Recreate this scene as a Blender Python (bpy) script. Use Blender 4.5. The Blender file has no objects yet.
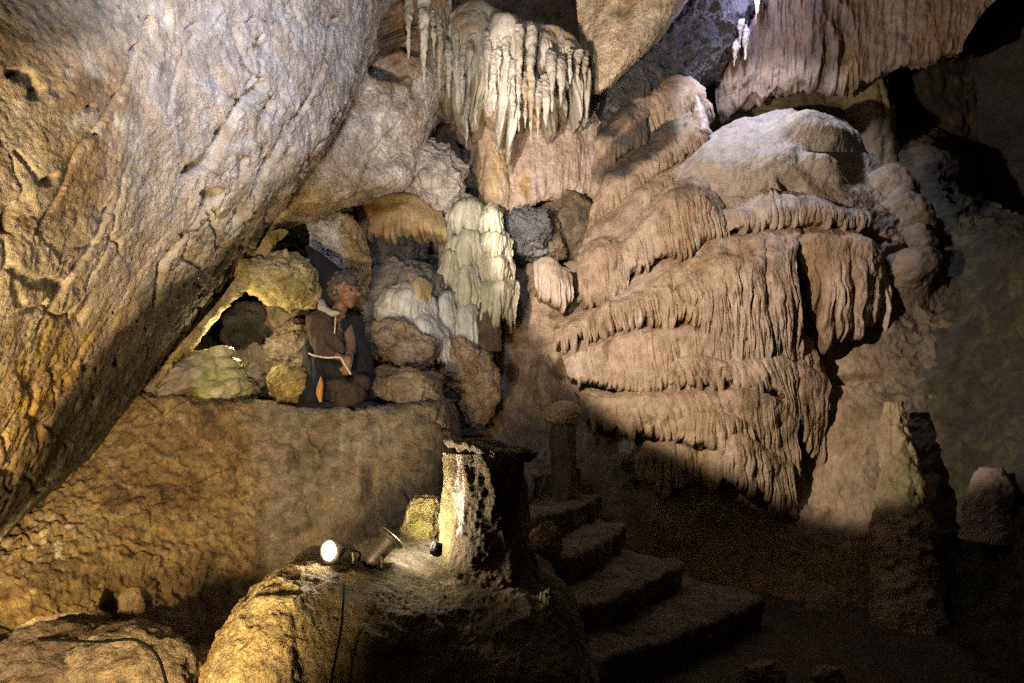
import bpy, bmesh, math, random
import numpy as np
from mathutils import Vector, Matrix, Quaternion

random.seed(7)
scene = bpy.context.scene
COL = scene.collection
F = 683.0            # focal length in pixels (24 mm on 36 mm at 1024)
HOR = 400.0          # image row of eye level
EYE = 1.6

# ------------------------------------------------------------------ helpers
def P(px, py, d):
    """world point seen in the photo at (px, py), d metres ahead of the viewer"""
    return np.array(((px - 512.0) / F * d, d, EYE - (py - HOR) / F * d))

def proj(V):
    d = np.maximum(V[..., 1], .05)
    return 512 + V[..., 0] / d * F, HOR - (V[..., 2] - EYE) / d * F

rng = np.random.RandomState(11)
_perm = rng.permutation(256).astype(np.int32)
PERM = np.concatenate([_perm, _perm, _perm])
_g = rng.normal(size=(256, 3)); _g /= np.linalg.norm(_g, axis=1)[:, None]
GRAD = _g.astype(np.float32)
RND = rng.rand(4096).astype(np.float32)

def pn(Q):
    """gradient noise, about -0.7..0.7"""
    Q = np.asarray(Q, dtype=np.float32)
    I = np.floor(Q).astype(np.int32); f = Q - I
    I &= 255
    u = f * f * f * (f * (f * 6 - 15) + 10)
    x, y, z = I[..., 0], I[..., 1], I[..., 2]
    def corner(dx, dy, dz):
        h = PERM[PERM[PERM[x + dx] + y + dy] + z + dz]
        g = GRAD[h]
        return g[..., 0] * (f[..., 0] - dx) + g[..., 1] * (f[..., 1] - dy) + g[..., 2] * (f[..., 2] - dz)
    ux, uy, uz = u[..., 0], u[..., 1], u[..., 2]
    a = corner(0, 0, 0); a = a + ux * (corner(1, 0, 0) - a)
    b = corner(0, 1, 0); b = b + ux * (corner(1, 1, 0) - b)
    c = corner(0, 0, 1); c = c + ux * (corner(1, 0, 1) - c)
    d = corner(0, 1, 1); d = d + ux * (corner(1, 1, 1) - d)
    a = a + uy * (b - a); c = c + uy * (d - c)
    return a + uz * (c - a)

def fbm(Q, o=4, lac=2.03, gain=.5):
    s, a, t = 0, 1.0, 0
    Q = np.asarray(Q, dtype=np.float32)
    for i in range(o):
        s = s + a * pn(Q + 17.3 * i); t += a
        Q = Q * lac; a *= gain
    return s / t * 1.6

def ridged(Q, o=4, lac=2.1, gain=.5):
    s, a, t = 0, 1.0, 0
    Q = np.asarray(Q, dtype=np.float32)
    for i in range(o):
        s = s + a * (1 - 2.2 * np.abs(pn(Q + 9.1 * i))); t += a
        Q = Q * lac; a *= gain
    return s / t

def worley(Q):
    Q = np.asarray(Q, dtype=np.float32)
    I = np.floor(Q).astype(np.int32); f = Q - I
    F1 = np.full(Q.shape[:-1], 9.0, np.float32); F2 = F1.copy()
    for dx in (-1, 0, 1):
        for dy in (-1, 0, 1):
            for dz in (-1, 0, 1):
                h = PERM[PERM[PERM[(I[..., 0] + dx) & 255] + ((I[..., 1] + dy) & 255)] + ((I[..., 2] + dz) & 255)]
                q = (RND[h] + dx - f[..., 0])**2 + (RND[h + 300] + dy - f[..., 1])**2 + (RND[h + 700] + dz - f[..., 2])**2
                F2 = np.minimum(F2, np.maximum(F1, q)); F1 = np.minimum(F1, q)
    return np.sqrt(F1), np.sqrt(F2)

def sst(a, b, x):
    t = np.clip((x - a) / (b - a), 0, 1)
    return t * t * (3 - 2 * t)

def mixc(A, B, t):
    t = np.asarray(t)[..., None]
    return A * (1 - t) + np.asarray(B) * t

def herm(R, n, closed=False):
    """Catmull-Rom through R (k,...) sampled n times at even arc length"""
    k = R.shape[0]
    d = np.sqrt(((R[1:] - R[:-1])**2).sum(-1))
    while d.ndim > 1: d = d.mean(-1)
    t = np.concatenate([[0], np.cumsum(np.maximum(d, 1e-4))])
    M = np.empty_like(R)
    sh = (-1,) + (1,) * (R.ndim - 1)
    M[1:-1] = (R[2:] - R[:-2]) / (t[2:] - t[:-2]).reshape(sh)
    M[0] = (R[1] - R[0]) / (t[1] - t[0]); M[-1] = (R[-1] - R[-2]) / (t[-1] - t[-2])
    s = np.linspace(0, t[-1], n)
    i = np.clip(np.searchsorted(t, s, side='right') - 1, 0, k - 2)
    h = (t[i + 1] - t[i]); x = (s - t[i]) / h
    h = h.reshape(sh); x = x.reshape(sh)
    return ((2*x**3 - 3*x**2 + 1) * R[i] + (x**3 - 2*x**2 + x) * h * M[i]
            + (-2*x**3 + 3*x**2) * R[i + 1] + (x**3 - x**2) * h * M[i + 1]), t / t[-1]

def grid_normals(V, cam=np.array((0, 0, EYE)), face=True):
    du = np.gradient(V, axis=1); dv = np.gradient(V, axis=0)
    N = np.cross(du, dv); N /= np.maximum(np.linalg.norm(N, axis=-1), 1e-9)[..., None]
    if face:
        c = ((cam - V) * N).sum(-1)
        if np.mean(c) < 0: N = -N
    return N

def patch(rows, nu, nv):
    R = np.stack([herm(np.array([P(*p) for p in r]), nu)[0] for r in rows])
    V, t = herm(R, nv)
    return V, t

def set_props(o, label=None, cat=None, group=None, kind=None):
    if label: o['label'] = label
    if cat: o['category'] = cat
    if group: o['group'] = group
    if kind: o['kind'] = kind
    return o

def mesh_obj(name, verts, faces, mat, col=None, parent=None, smooth=True, origin=None):
    """link verts/faces (quads (n,4) or tris (n,3)) as one mesh object; origin in world space"""
    verts = np.asarray(verts, dtype=np.float64).reshape(-1, 3)
    if origin is None:
        if parent is not None: origin = np.array(parent['_base'])
        else:
            origin = verts.mean(0); origin[2] = verts[:, 2].min()
    origin = np.asarray(origin, float)
    me = bpy.data.meshes.new(name)
    faces = np.asarray(faces, dtype=np.int32); m = faces.shape[1]
    me.vertices.add(len(verts)); me.vertices.foreach_set('co', (verts - origin).astype(np.float32).ravel())
    me.loops.add(faces.size); me.loops.foreach_set('vertex_index', faces.ravel())
    me.polygons.add(len(faces))
    me.polygons.foreach_set('loop_start', np.arange(0, faces.size, m, dtype=np.int32))
    me.polygons.foreach_set('use_smooth', np.full(len(faces), smooth))
    me.update(calc_edges=True)
    if col is not None:
        a = me.color_attributes.new('tint', 'FLOAT_COLOR', 'POINT')
        c = np.ones((len(verts), 4), np.float32)
        c[:, :3] = np.clip(np.asarray(col).reshape(-1, 3), .004, .92)
        a.data.foreach_set('color', c.ravel())
    me.materials.append(mat)
    o = bpy.data.objects.new(name, me); COL.objects.link(o)
    if parent is not None:
        o.parent = parent
    else:
        o.location = origin
    o['_base'] = [float(q) for q in origin]
    return o

def grid_faces(nv, nu, flip=False, wrap=False):
    i = np.arange(nv - 1)[:, None] * nu; j = np.arange(nu if wrap else nu - 1)[None, :]
    j2 = (j + 1) % nu
    a = i + j; b = i + j2; c = i + nu + j2; d = i + nu + j
    f = np.stack([a, b, c, d], -1).reshape(-1, 4)
    return f[:, ::-1] if flip else f

def grid_obj(name, V, mat, col, parent=None, flip=False, wrap=False, origin=None):
    nv, nu = V.shape[:2]
    return mesh_obj(name, V, grid_faces(nv, nu, flip, wrap), mat, col, parent, origin=origin)

_E = []
def thing(name, base, label, cat, group=None):
    o = bpy.data.objects.new(name, None); COL.objects.link(o)
    o.empty_display_size = .1
    o.location = base; o['_base'] = [float(b) for b in base]
    _E.append(o)
    return set_props(o, label, cat, group)

# ------------------------------------------------------------------ materials
def rock_mat(name, rough=(.55, .9), bump=.5, scale=30, mott=.45, fine=120, spec=.4, hue=(.36, .22, .10), huemix=.3, stretch=(1, 1, 1), dist=.02):
    m = bpy.data.materials.new(name); m.use_nodes = True
    nt = m.node_tree; N = nt.nodes; L = nt.links
    b = N['Principled BSDF']
    at = N.new('ShaderNodeAttribute'); at.attribute_name = 'tint'
    tc = N.new('ShaderNodeTexCoord')
    mp = N.new('ShaderNodeMapping'); mp.inputs['Scale'].default_value = stretch
    L.new(tc.outputs['Object'], mp.inputs['Vector'])
    def noise(s, d, r=.6, dist=0):
        n = N.new('ShaderNodeTexNoise'); n.inputs['Scale'].default_value = s
        n.inputs['Detail'].default_value = d; n.inputs['Roughness'].default_value = r
        n.inputs['Distortion'].default_value = dist
        L.new(mp.outputs['Vector'], n.inputs['Vector']); return n
    n1 = noise(scale * .35, 8, .68, .4); n2 = noise(scale, 6, .65); n3 = noise(fine, 4, .6); n4 = noise(scale * .12, 5, .6, .8)
    def rng_(src, a, b_, c, d):
        r = N.new('ShaderNodeMapRange'); r.inputs[1].default_value = a; r.inputs[2].default_value = b_
        r.inputs[3].default_value = c; r.inputs[4].default_value = d
        L.new(src, r.inputs[0]); return r.outputs[0]
    def math_(op, a, b_):
        x = N.new('ShaderNodeMath'); x.operation = op
        for k, v in enumerate((a, b_)):
            if hasattr(v, 'is_linked'): L.new(v, x.inputs[k])
            else: x.inputs[k].default_value = v
        return x.outputs[0]
    v1 = rng_(n1.outputs['Fac'], .3, .7, 1 - mott, 1 + mott * .75)
    v2 = rng_(n3.outputs['Fac'], .3, .7, 1 - mott * .6, 1 + mott * .45)
    vv = math_('MULTIPLY', v1, v2)
    hm = N.new('ShaderNodeMix'); hm.data_type = 'RGBA'
    L.new(rng_(n4.outputs['Fac'], .48, .68, 0, huemix), hm.inputs['Factor'])
    L.new(at.outputs['Color'], hm.inputs[6]); hm.inputs[7].default_value = (*hue, 1)
    sc = N.new('ShaderNodeVectorMath'); sc.operation = 'SCALE'
    L.new(hm.outputs[2], sc.inputs[0]); L.new(vv, sc.inputs['Scale'])
    L.new(sc.outputs[0], b.inputs['Base Color'])
    L.new(rng_(n2.outputs['Fac'], .3, .7, rough[0], rough[1]), b.inputs['Roughness'])
    b.inputs['Specular IOR Level'].default_value = spec
    h = math_('ADD', math_('MULTIPLY', n2.outputs['Fac'], 1.0), math_('MULTIPLY', n3.outputs['Fac'], .5))
    bp = N.new('ShaderNodeBump'); bp.inputs['Strength'].default_value = bump; bp.inputs['Distance'].default_value = dist
    L.new(h, bp.inputs['Height']); L.new(bp.outputs[0], b.inputs['Normal'])
    return m

def plain_mat(name, col, rough=.6, metal=0, spec=.5, bump=0, scale=60, mott=.2, emit=None, estr=0):
    m = bpy.data.materials.new(name); m.use_nodes = True
    nt = m.node_tree; N = nt.nodes; L = nt.links; b = N['Principled BSDF']
    b.inputs['Roughness'].default_value = rough; b.inputs['Metallic'].default_value = metal
    b.inputs['Specular IOR Level'].default_value = spec
    tc = N.new('ShaderNodeTexCoord'); n = N.new('ShaderNodeTexNoise'); n.inputs['Scale'].default_value = scale; n.inputs['Detail'].default_value = 5
    L.new(tc.outputs['Object'], n.inputs['Vector'])
    r = N.new('ShaderNodeMapRange'); r.inputs[1].default_value = .3; r.inputs[2].default_value = .7
    r.inputs[3].default_value = 1 - mott; r.inputs[4].default_value = 1 + mott
    L.new(n.outputs['Fac'], r.inputs[0])
    s = N.new('ShaderNodeVectorMath'); s.operation = 'SCALE'; s.inputs[0].default_value = col
    L.new(r.outputs[0], s.inputs['Scale']); L.new(s.outputs[0], b.inputs['Base Color'])
    if bump:
        bp = N.new('ShaderNodeBump'); bp.inputs['Strength'].default_value = bump; bp.inputs['Distance'].default_value = .01
        L.new(n.outputs['Fac'], bp.inputs['Height']); L.new(bp.outputs[0], b.inputs['Normal'])
    if emit:
        b.inputs['Emission Color'].default_value = (*emit, 1); b.inputs['Emission Strength'].default_value = estr
    return m

M_SLAB = rock_mat('pale_limestone', bump=.7, scale=24, mott=.5, fine=110, dist=.02)
M_WALL = rock_mat('limestone', bump=1.0, scale=30, mott=.68, fine=90, dist=.03)
M_WALLFAR = rock_mat('limestone_far', bump=.9, scale=18, mott=.62, fine=60, dist=.04)
M_FLOW = rock_mat('flowstone', rough=(.38, .8), spec=.5, bump=.7, scale=22, mott=.4, fine=75, hue=(.30, .19, .10), huemix=.35, dist=.03)
M_CALC = rock_mat('calcite', rough=(.35, .7), bump=.5, scale=20, mott=.3, fine=60, hue=(.42, .36, .2), huemix=.35, spec=.5)
M_WET = rock_mat('wet_dark_rock', rough=(.25, .7), bump=.9, scale=14, mott=.6, fine=50, hue=(.05, .05, .06), huemix=.5, spec=.6, dist=.05)
M_EARTH = rock_mat('earth_rock', rough=(.7, .95), bump=1.0, scale=30, mott=.5, fine=100, hue=(.12, .11, .04), huemix=.5, dist=.03)

LIME = np.array((.40, .35, .29)); OCHRE = np.array((.36, .235, .10)); WHITE = np.array((.58, .55, .50))
DARK = np.array((.05, .046, .044)); MOSS = np.array((.13, .13, .04)); BROWN = np.array((.22, .15, .09)); PINK = np.array((.40, .30, .245))
TAN = np.array((.38, .28, .19))

def tint(V, base, *layers):
    """layers: (colour, noise scale, lo, hi, octaves, stretch)"""
    C = np.broadcast_to(base, V.shape).copy()
    for k, l in enumerate(layers):
        c, s, lo, hi = l[:4]
        st = np.array(l[4]) if len(l) > 4 else np.ones(3)
        C = mixc(C, c, sst(lo, hi, fbm(V * s * st + 31.7 * (k + 1) + base[0] * 50, 5)))
    return C

def spot_mask(V, px, py, rx, ry, ang=0, soft=.5, wob=.35, ws=3.):
    x, y = proj(V); dx, dy = x - px, y - py
    a = math.radians(ang); u = dx * math.cos(a) + dy * math.sin(a); v = -dx * math.sin(a) + dy * math.cos(a)
    r = np.sqrt((u / rx)**2 + (v / ry)**2) + wob * fbm(V * ws, 4)
    return 1 - sst(1 - soft, 1 + soft * .3, r)

def rock_disp(V, a=.1, s=1., st=(1, 1, 1), sharp=.5, fine=1., off=0.):
    Q = V * np.array(st) + off
    return a * (fbm(Q * .9 * s, 3) * .9 + (ridged(Q * 2.7 * s, 4) - .45) * sharp * .55
                + fbm(Q * 9 * s, 4) * .20 * fine + (ridged(Q * 22 * s, 3) - .45) * .07 * fine)

def wall(name, rows, nu, nv, mat, disp, colf, label=None, cat=None, kind='structure', parent=None, extra=None, group=None, post=None):
    V, t = patch(rows, nu, nv)
    N = grid_normals(V)
    d = disp(V)
    if extra is not None: d = d + extra(V)
    V2 = V + N * d[..., None]
    if post is not None: V2[..., 2] += post(V2)
    o = grid_obj(name, V2, mat, colf(V2), parent)
    return set_props(o, label, cat, group, kind if parent is None else None)

# ------------------------------------------------------------------ flutes / draperies
def cell1(s, seed):
    i0 = np.floor(s).astype(np.int64)
    F1 = np.full(s.shape, 9.); F2 = F1.copy(); ID = np.zeros(s.shape, np.int64)
    for k in (-2, -1, 0, 1, 2):
        i = i0 + k
        c = i + .15 + .7 * RND[(i * 37 + seed * 101) % 4096]
        q = np.abs(s - c)
        near = q < F1
        F2 = np.where(near, F1, np.minimum(F2, q)); ID = np.where(near, i, ID); F1 = np.where(near, q, F1)
    b = np.clip((F2 - F1) / (F2 + F1 + 1e-6), 0, 1)
    return b, RND[(ID * 53 + seed * 211 + 7) % 4096]

def drapery(name, top, lip, bot, parent, mat, colf, nu=400, nv=110, amp=.07, space=.085, drop=.15, seed=1,
            curl=.48, back=.5, bulge=.0, rough=.012, lean=0., up=.12, big=.28, origin=None, start=0.):
    top = [P(*p) for p in top]; lip = [P(*p) for p in lip]; bot = [P(*p) for p in bot]
    T, Lp, B = (herm(np.array(r), nu)[0] for r in (top, lip, bot))
    bk = np.array((0, back, up)); cu = np.array((0, curl, .03))
    mid = (T + Lp) / 2 + np.array((0, -bulge, bulge * .6))
    mb = (Lp * .45 + B * .55) + np.array((0, -.03, 0))
    R = np.stack([T + bk, T, mid, Lp, mb, B, B + cu, B + cu * 2.2 + np.array((0, 0, .12))])
    V, t = herm(R, nv)
    N = grid_normals(V)
    # smooth the normal outwards on the fringe so pipes stand out from it
    seg = np.linalg.norm(np.diff(Lp, axis=0), axis=-1)
    s = np.concatenate([[0], np.cumsum(seg)])[None, :] + 0 * V[..., 0]
    v = np.linspace(0, 1, nv)[:, None] + 0 * V[..., 0]
    s = s + lean * (v - t[3]) + space * .55 * fbm(np.stack([s / space * .35, V[..., 2] * 3.5, 0 * s + seed * 3.1], -1), 3)
    wp = np.stack([s / space * .13, V[..., 2] * 1.3, 0 * s + seed * 1.7], -1)
    s = s + space * 1.1 * fbm(wp * 1.7, 3)
    b1, r1 = cell1(s / space, seed); b2, r2 = cell1(s / (space * .41), seed + 5); b3, r3 = cell1(s / (space * 4.3), seed + 9)
    h1 = np.sqrt(1 - (1 - np.clip(b1 * 1.25, 0, 1))**2); h2 = np.sqrt(1 - (1 - b2)**2); h3 = np.sqrt(1 - (1 - np.clip(b3 * 1.3, 0, 1))**2)
    mod = np.clip(.62 + 1.1 * fbm(wp + 11, 3), .12, 1.25)
    mod2 = np.clip(.5 + 1.3 * fbm(wp * 2.3 + 23, 2), 0, 1.2)
    w = sst(t[1] + (t[3] - t[1]) * (.82 + start + .9 * (r1 - .4)), t[3] + (t[4] - t[3]) * (.75 + .5 * r1), v)
    w3 = sst(t[1], t[3], v)
    sv = np.array((1, 1, .16)) / space
    strk = ridged(V * sv * .62 + seed * 3.3, 3) - .45
    d = amp * (w * (mod * (h1 * (.45 + .75 * r1) - .5) + .26 * mod2 * (h2 - .5) + .30 * strk) + w3 * big * (h3 * (.5 + .8 * r3) - .6))
    d = d + rough * fbm(V * 9 + seed, 4) * 2.2 + rough * .9 * (ridged(V * 22 + seed, 3) - .4) + .11 * fbm(V * 1.6 + seed, 3)
    d = d + .006 * fbm(V * 42, 2)
    fade = sst(0, .03, np.linspace(0, 1, nu))[None, :] * sst(0, .03, 1 - np.linspace(0, 1, nu))[None, :]
    V2 = V + N * d[..., None]
    wd = sst(t[3], t[5], v)
    dr = drop * wd * fade * (h1 * (.15 + 1.1 * r1 * r1) + .5 * h3 * (r3 - .3) - .35)
    V2[..., 2] -= dr
    # tips taper towards the rib axis
    return grid_obj(name, V2, mat, colf(V2), parent, origin=origin), V2

# ------------------------------------------------------------------ rocks
_ico = {}
def ico(n):
    if n not in _ico:
        bm = bmesh.new(); bmesh.ops.create_icosphere(bm, subdivisions=n, radius=1)
        bm.verts.ensure_lookup_table()
        _ico[n] = (np.array([v.co[:] for v in bm.verts]), np.array([[v.index for v in f.verts] for f in bm.faces]))
        bm.free()
    return _ico[n]

def rotm(rx, ry, rz):
    return np.array(Matrix.Rotation(math.radians(rz), 3, 'Z') @ Matrix.Rotation(math.radians(ry), 3, 'Y') @ Matrix.Rotation(math.radians(rx), 3, 'X'))

def rock_geo(c, r, rot=(0, 0, 0), seed=0, n=5, planes=9, a=.12, fs=1., st=(1, 1, 1), rough_=1., flat=None):
    D, Fc = ico(n)
    rs = np.random.RandomState(seed + 100)
    V = D.copy()
    for k in range(planes):
        p = rs.normal(size=3); p /= np.linalg.norm(p); h = rs.uniform(.62, .95)
        e = (V @ p) - h
        V = V - p * (np.maximum(e, 0) * .85)[:, None]
    if flat: V[:, 2] = np.minimum(V[:, 2], flat)
    q = V * np.array(st) * fs + seed * 7.7
    d = a * (fbm(q * 1.3, 3) + .5 * (ridged(q * 2.6, 4) - .4) + .25 * fbm(q * 8, 4) + .1 * (ridged(q * 18, 2) - .4))
    V = V + D * d[:, None]
    R = rotm(*rot)
    W_ = (V * np.array(r)) @ R.T
    Nw = (D / np.array(r)) @ R.T; Nw /= np.linalg.norm(Nw, axis=1)[:, None]
    q = W_ + c
    amp = min(1., min(r) / .22)
    dd = .075 * (ridged(q * 3.4 + seed, 4) - .45) + .03 * fbm(q * 11, 4) + .014 * (ridged(q * 24, 3) - .4)
    return q + Nw * (dd * amp * rough_)[:, None], Fc

def rock(name, px, py, d, rx, ry, label, cat, colf, mat=None, rz=None, rot=(0, 0, 0), seed=0, n=5, planes=9, a=.12, parent=None, group=None, fs=1., st=(1, 1, 1), kind=None, rough_=1., flat=None):
    k = d / F
    rd = rx if rz is None else rz
    V, Fc = rock_geo(P(px, py, d), (rx * k, rd * k, ry * k), rot, seed, n, planes, a, fs, st, rough_, flat)
    o = mesh_obj(name, V, Fc, mat or M_WALLFAR, colf(V), parent)
    return set_props(o, label, cat, group, kind)

def lathe(name, axis_pts, radii, mat, colf, parent=None, nu=80, nv=140, a=.03, fs=6, flute=0., nfl=14, seed=0, sq=1., cap=True, origin=None, st=(1, 1, .45)):
    """tapered body along a bent axis (world points, bottom to top), closed at both ends"""
    A = np.array(axis_pts, float); Rr = np.array(radii, float)
    C, t = herm(A, nv)
    ra = np.interp(np.linspace(0, 1, nv), t if len(t) == len(Rr) else np.linspace(0, 1, len(Rr)), Rr)
    th = np.linspace(0, 2 * math.pi, nu, endpoint=False)
    dirs = np.stack([np.cos(th), np.sin(th) * sq, 0 * th], -1)
    V = C[:, None, :] + ra[:, None, None] * dirs[None]
    d = a * (fbm(V * fs * np.array(st) + seed * 5.1, 4) + .4 * (ridged(V * fs * 2.5 * np.array(st) + seed, 3) - .4))
    if flute:
        s = np.broadcast_to(th[None] / (2 * math.pi) * nfl, d.shape) + .5 * fbm(V * 3 + seed, 2)
        b, r = cell1(s % nfl, seed); d = d + flute * (np.sqrt(1 - (1 - b)**2) * (.5 + .7 * r) - .6)
    sc = np.clip(ra / max(Rr.max(), 1e-6) * 2.5, .1, 1)
    V = V + dirs[None] * (d * sc[:, None])[..., None]
    V[..., 2] += (d * .4 * sc[:, None])
    if cap:
        V = np.concatenate([np.broadcast_to(C[0], (1, nu, 3)), V, np.broadcast_to(C[-1], (1, nu, 3))])
    return grid_obj(name, V, mat, colf(V), parent, wrap=True, origin=origin)

def tube(name, pts, r, mat, parent=None, n=10, k=60, origin=None):
    A, _ = herm(np.array(pts, float), k)
    T = np.gradient(A, axis=0); T /= np.linalg.norm(T, axis=1)[:, None]
    up = np.array((0, 0, 1.)) if abs(T[:, 2]).mean() < .8 else np.array((0, 1., 0))
    S = np.cross(T, up); S /= np.linalg.norm(S, axis=1)[:, None]; U = np.cross(S, T)
    th = np.linspace(0, 2 * math.pi, n, endpoint=False)
    rr = np.broadcast_to(np.asarray(r, float), (k,)) if np.ndim(r) == 0 else np.interp(np.linspace(0, 1, k), np.linspace(0, 1, len(r)), r)
    V = A[:, None] + rr[:, None, None] * (np.cos(th)[None, :, None] * S[:, None] + np.sin(th)[None, :, None] * U[:, None])
    V = np.concatenate([A[None, :1].repeat(n, 1), V, A[None, -1:].repeat(n, 1)])
    return grid_obj(name, V, mat, None, parent, wrap=True, origin=origin)
#@@SCENE
# ================================================================== the cave walls (setting)
DIAG = np.array((.55, .5, .35))

# -- great leaning slab on the left
def left_rows():
    return [
        [(-150, -140, 2.2), (60, -140, 2.9), (230, -140, 3.8), (385, -140, 5.0), (420, -140, 5.6), (440, -140, 7.2)],
        [(-150, 0, 2.0), (50, 0, 2.7), (200, 0, 3.6), (346, 5, 4.9), (372, 12, 5.4), (384, 12, 7.2)],
        [(-150, 90, 1.95), (40, 90, 2.62), (185, 90, 3.5), (326, 92, 4.85), (348, 95, 5.3), (358, 95, 7.2)],
        [(-150, 170, 1.9), (25, 170, 2.55), (155, 170, 3.42), (288, 168, 4.7), (308, 172, 5.25), (314, 172, 7.2)],
        [(-150, 255, 1.9), (10, 255, 2.5), (120, 255, 3.35), (216, 245, 4.45), (244, 246, 5.1), (250, 246, 7.2)],
        [(-150, 340, 1.9), (-10, 340, 2.5), (65, 338, 3.15), (128, 330, 3.9), (186, 322, 4.95), (190, 326, 7.0)],
        [(-165, 430, 1.95), (-55, 430, 2.45), (16, 425, 2.95), (66, 412, 3.5), (126, 396, 4.85), (130, 400, 7.0)],
        [(-190, 520, 1.95), (-110, 520, 2.3), (-42, 520, 2.7), (12, 498, 3.2), (80, 455, 4.75), (84, 460, 7.0)],
        [(-240, 640, 1.9), (-180, 640, 2.2), (-120, 630, 2.5), (-70, 600, 2.9), (-10, 560, 4.2), (-10, 560, 6.5)],
        [(-300, 860, 1.9), (-240, 860, 2.2), (-180, 840, 2.5), (-130, 800, 2.9), (-80, 760, 4.0), (-80, 760, 6.0)]]
RIDGE = np.array((.62, .25, .95))     # direction of the ridge in the world
def left_disp(V):
    # grain runs along the slope of the slab
    e1 = P(300, 100, 4.8) - P(120, 400, 3.8); e1 /= np.linalg.norm(e1)
    along = V @ e1
    Q = V - (along * .6)[..., None] * e1
    warp = np.stack([fbm(V * 1.7, 3), fbm(V * 1.7 + 40, 3), fbm(V * 1.7 + 80, 3)], -1) * .18
    broken = sst(-.15, .35, fbm(V * .9 + 5, 3))           # some of the face is smooth, some flaked
    d = .16 * fbm(Q * .8, 3) + .05 * (ridged(Q * 1.9 + warp, 4) - .45) + .05 * broken * (ridged(V * 2.6 + warp * 2, 4) - .45)
    d = d + .03 * fbm((V + warp) * 5, 4) + broken * .028 * (ridged((V + warp) * 9, 3) - .4) + .012 * fbm(V * 26, 3)
    F1, F2 = worley(V * 3.2 + warp * 3)
    d = d - .05 * broken * (1 - sst(.0, .09, F2 - F1))
    pits = sst(.22, .5, fbm(V * 7 + 9, 4)) * sst(-.1, .4, fbm(V * 1.1 + 3, 2))
    near = np.clip((V[..., 1] / 4.4)**1.2, .30, 1)
    return (d - .05 * pits + .012 * (ridged(V * 45, 2) - .4)) * near
def crack(V, pts, w, depth):
    x, y = proj(V); best = np.full(x.shape, 1e9)
    x = x + 13 * fbm(V * 2.6, 3); y = y + 13 * fbm(V * 2.6 + 50, 3)
    depth = depth * (.25 + .75 * sst(-.15, .2, fbm(V * 2.2 + 90, 2)))
    for (a, b) in zip(pts[:-1], pts[1:]):
        ax, ay = a; bx, by = b; L2 = (bx - ax)**2 + (by - ay)**2
        t = np.clip(((x - ax) * (bx - ax) + (y - ay) * (by - ay)) / L2, 0, 1)
        best = np.minimum(best, np.hypot(x - ax - t * (bx - ax), y - ay - t * (by - ay)))
    return -depth * (1 - sst(w * .3, w, best))
def left_extra(V):
    d = crack(V, [(252, 84), (240, 100), (225, 122), (212, 150), (194, 172)], 8, .24)
    d = d + crack(V, [(260, 45), (253, 70), (252, 84)], 4, .04)
    d = d + crack(V, [(262, 104), (247, 138)], 4, .05)
    d = d + crack(V, [(22, 195), (4, 228)], 9, .06) + crack(V, [(5, 68), (22, 72), (30, 90)], 6, .03) + crack(V, [(10, 150), (34, 178)], 5, .03)
    d = d + crack(V, [(10, 268), (50, 285), (62, 292)], 8, .03) + crack(V, [(15, 275), (22, 300)], 7, .02)
    for (q, w_, dp) in (([(330, 20), (300, 90), (262, 160), (222, 222)], 5, .07), ([(150, 20), (120, 90), (70, 150), (40, 230)], 4, .05), ([(215, 190), (170, 250), (150, 300)], 4, .06), ([(110, 200), (85, 262), (40, 330)], 4, .05), ([(190, 40), (160, 110)], 3, .04), ([(100, 330), (60, 390)], 4, .05)):
        d = d + crack(V, q, w_, dp)
    for (x, y, r) in ((16, 75, 6), (84, 107, 5), (48, 178, 7), (58, 292, 6), (33, 92, 6), (93, 135, 3), (130, 50, 4), (188, 28, 6)):
        d = d - .05 * spot_mask(V, x, y, r * 1.3, r * .8, -40, .9, .8, 9)
    return d
def left_col(V):
    C = tint(V, np.array((.47, .40, .31)), ((.56, .53, .48), 1.0, -.25, .3), ((.38, .26, .12), .8, .1, .6), ((.28, .21, .15), 2.3, .18, .5), ((.64, .61, .57), 5, .1, .45), ((.17, .13, .095), 8, .28, .5), ((.11, .085, .07), 18, .34, .5), ((.66, .64, .60), 26, .25, .5))
    x, y = proj(V)
    C = mixc(C, (.57, .56, .59), spot_mask(V, 265, 90, 230, 115, -55, .8, .5, 1.5) * (.45 + .55 * sst(-.3, .2, fbm(V * 7, 4))) * .9)  # cool lilac light from above put into the colour
    C = mixc(C, (.44, .29, .085), np.clip(spot_mask(V, 40, 400, 210, 115, -50, .9, .5, 1.2), 0, 1) * (.5 + .5 * sst(-.3, .2, fbm(V * 6, 4))))  # warm lamp glow at lower left deepened in the rock colour
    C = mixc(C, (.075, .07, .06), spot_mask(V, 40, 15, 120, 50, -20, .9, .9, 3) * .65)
    # shade along the slab's turned-away edge, put into the colour as near black
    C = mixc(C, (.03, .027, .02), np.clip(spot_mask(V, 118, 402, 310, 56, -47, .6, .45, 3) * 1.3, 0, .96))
    return C
wall('cave_wall', left_rows(), 600, 680, M_SLAB, left_disp, left_col, extra=left_extra)

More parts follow.
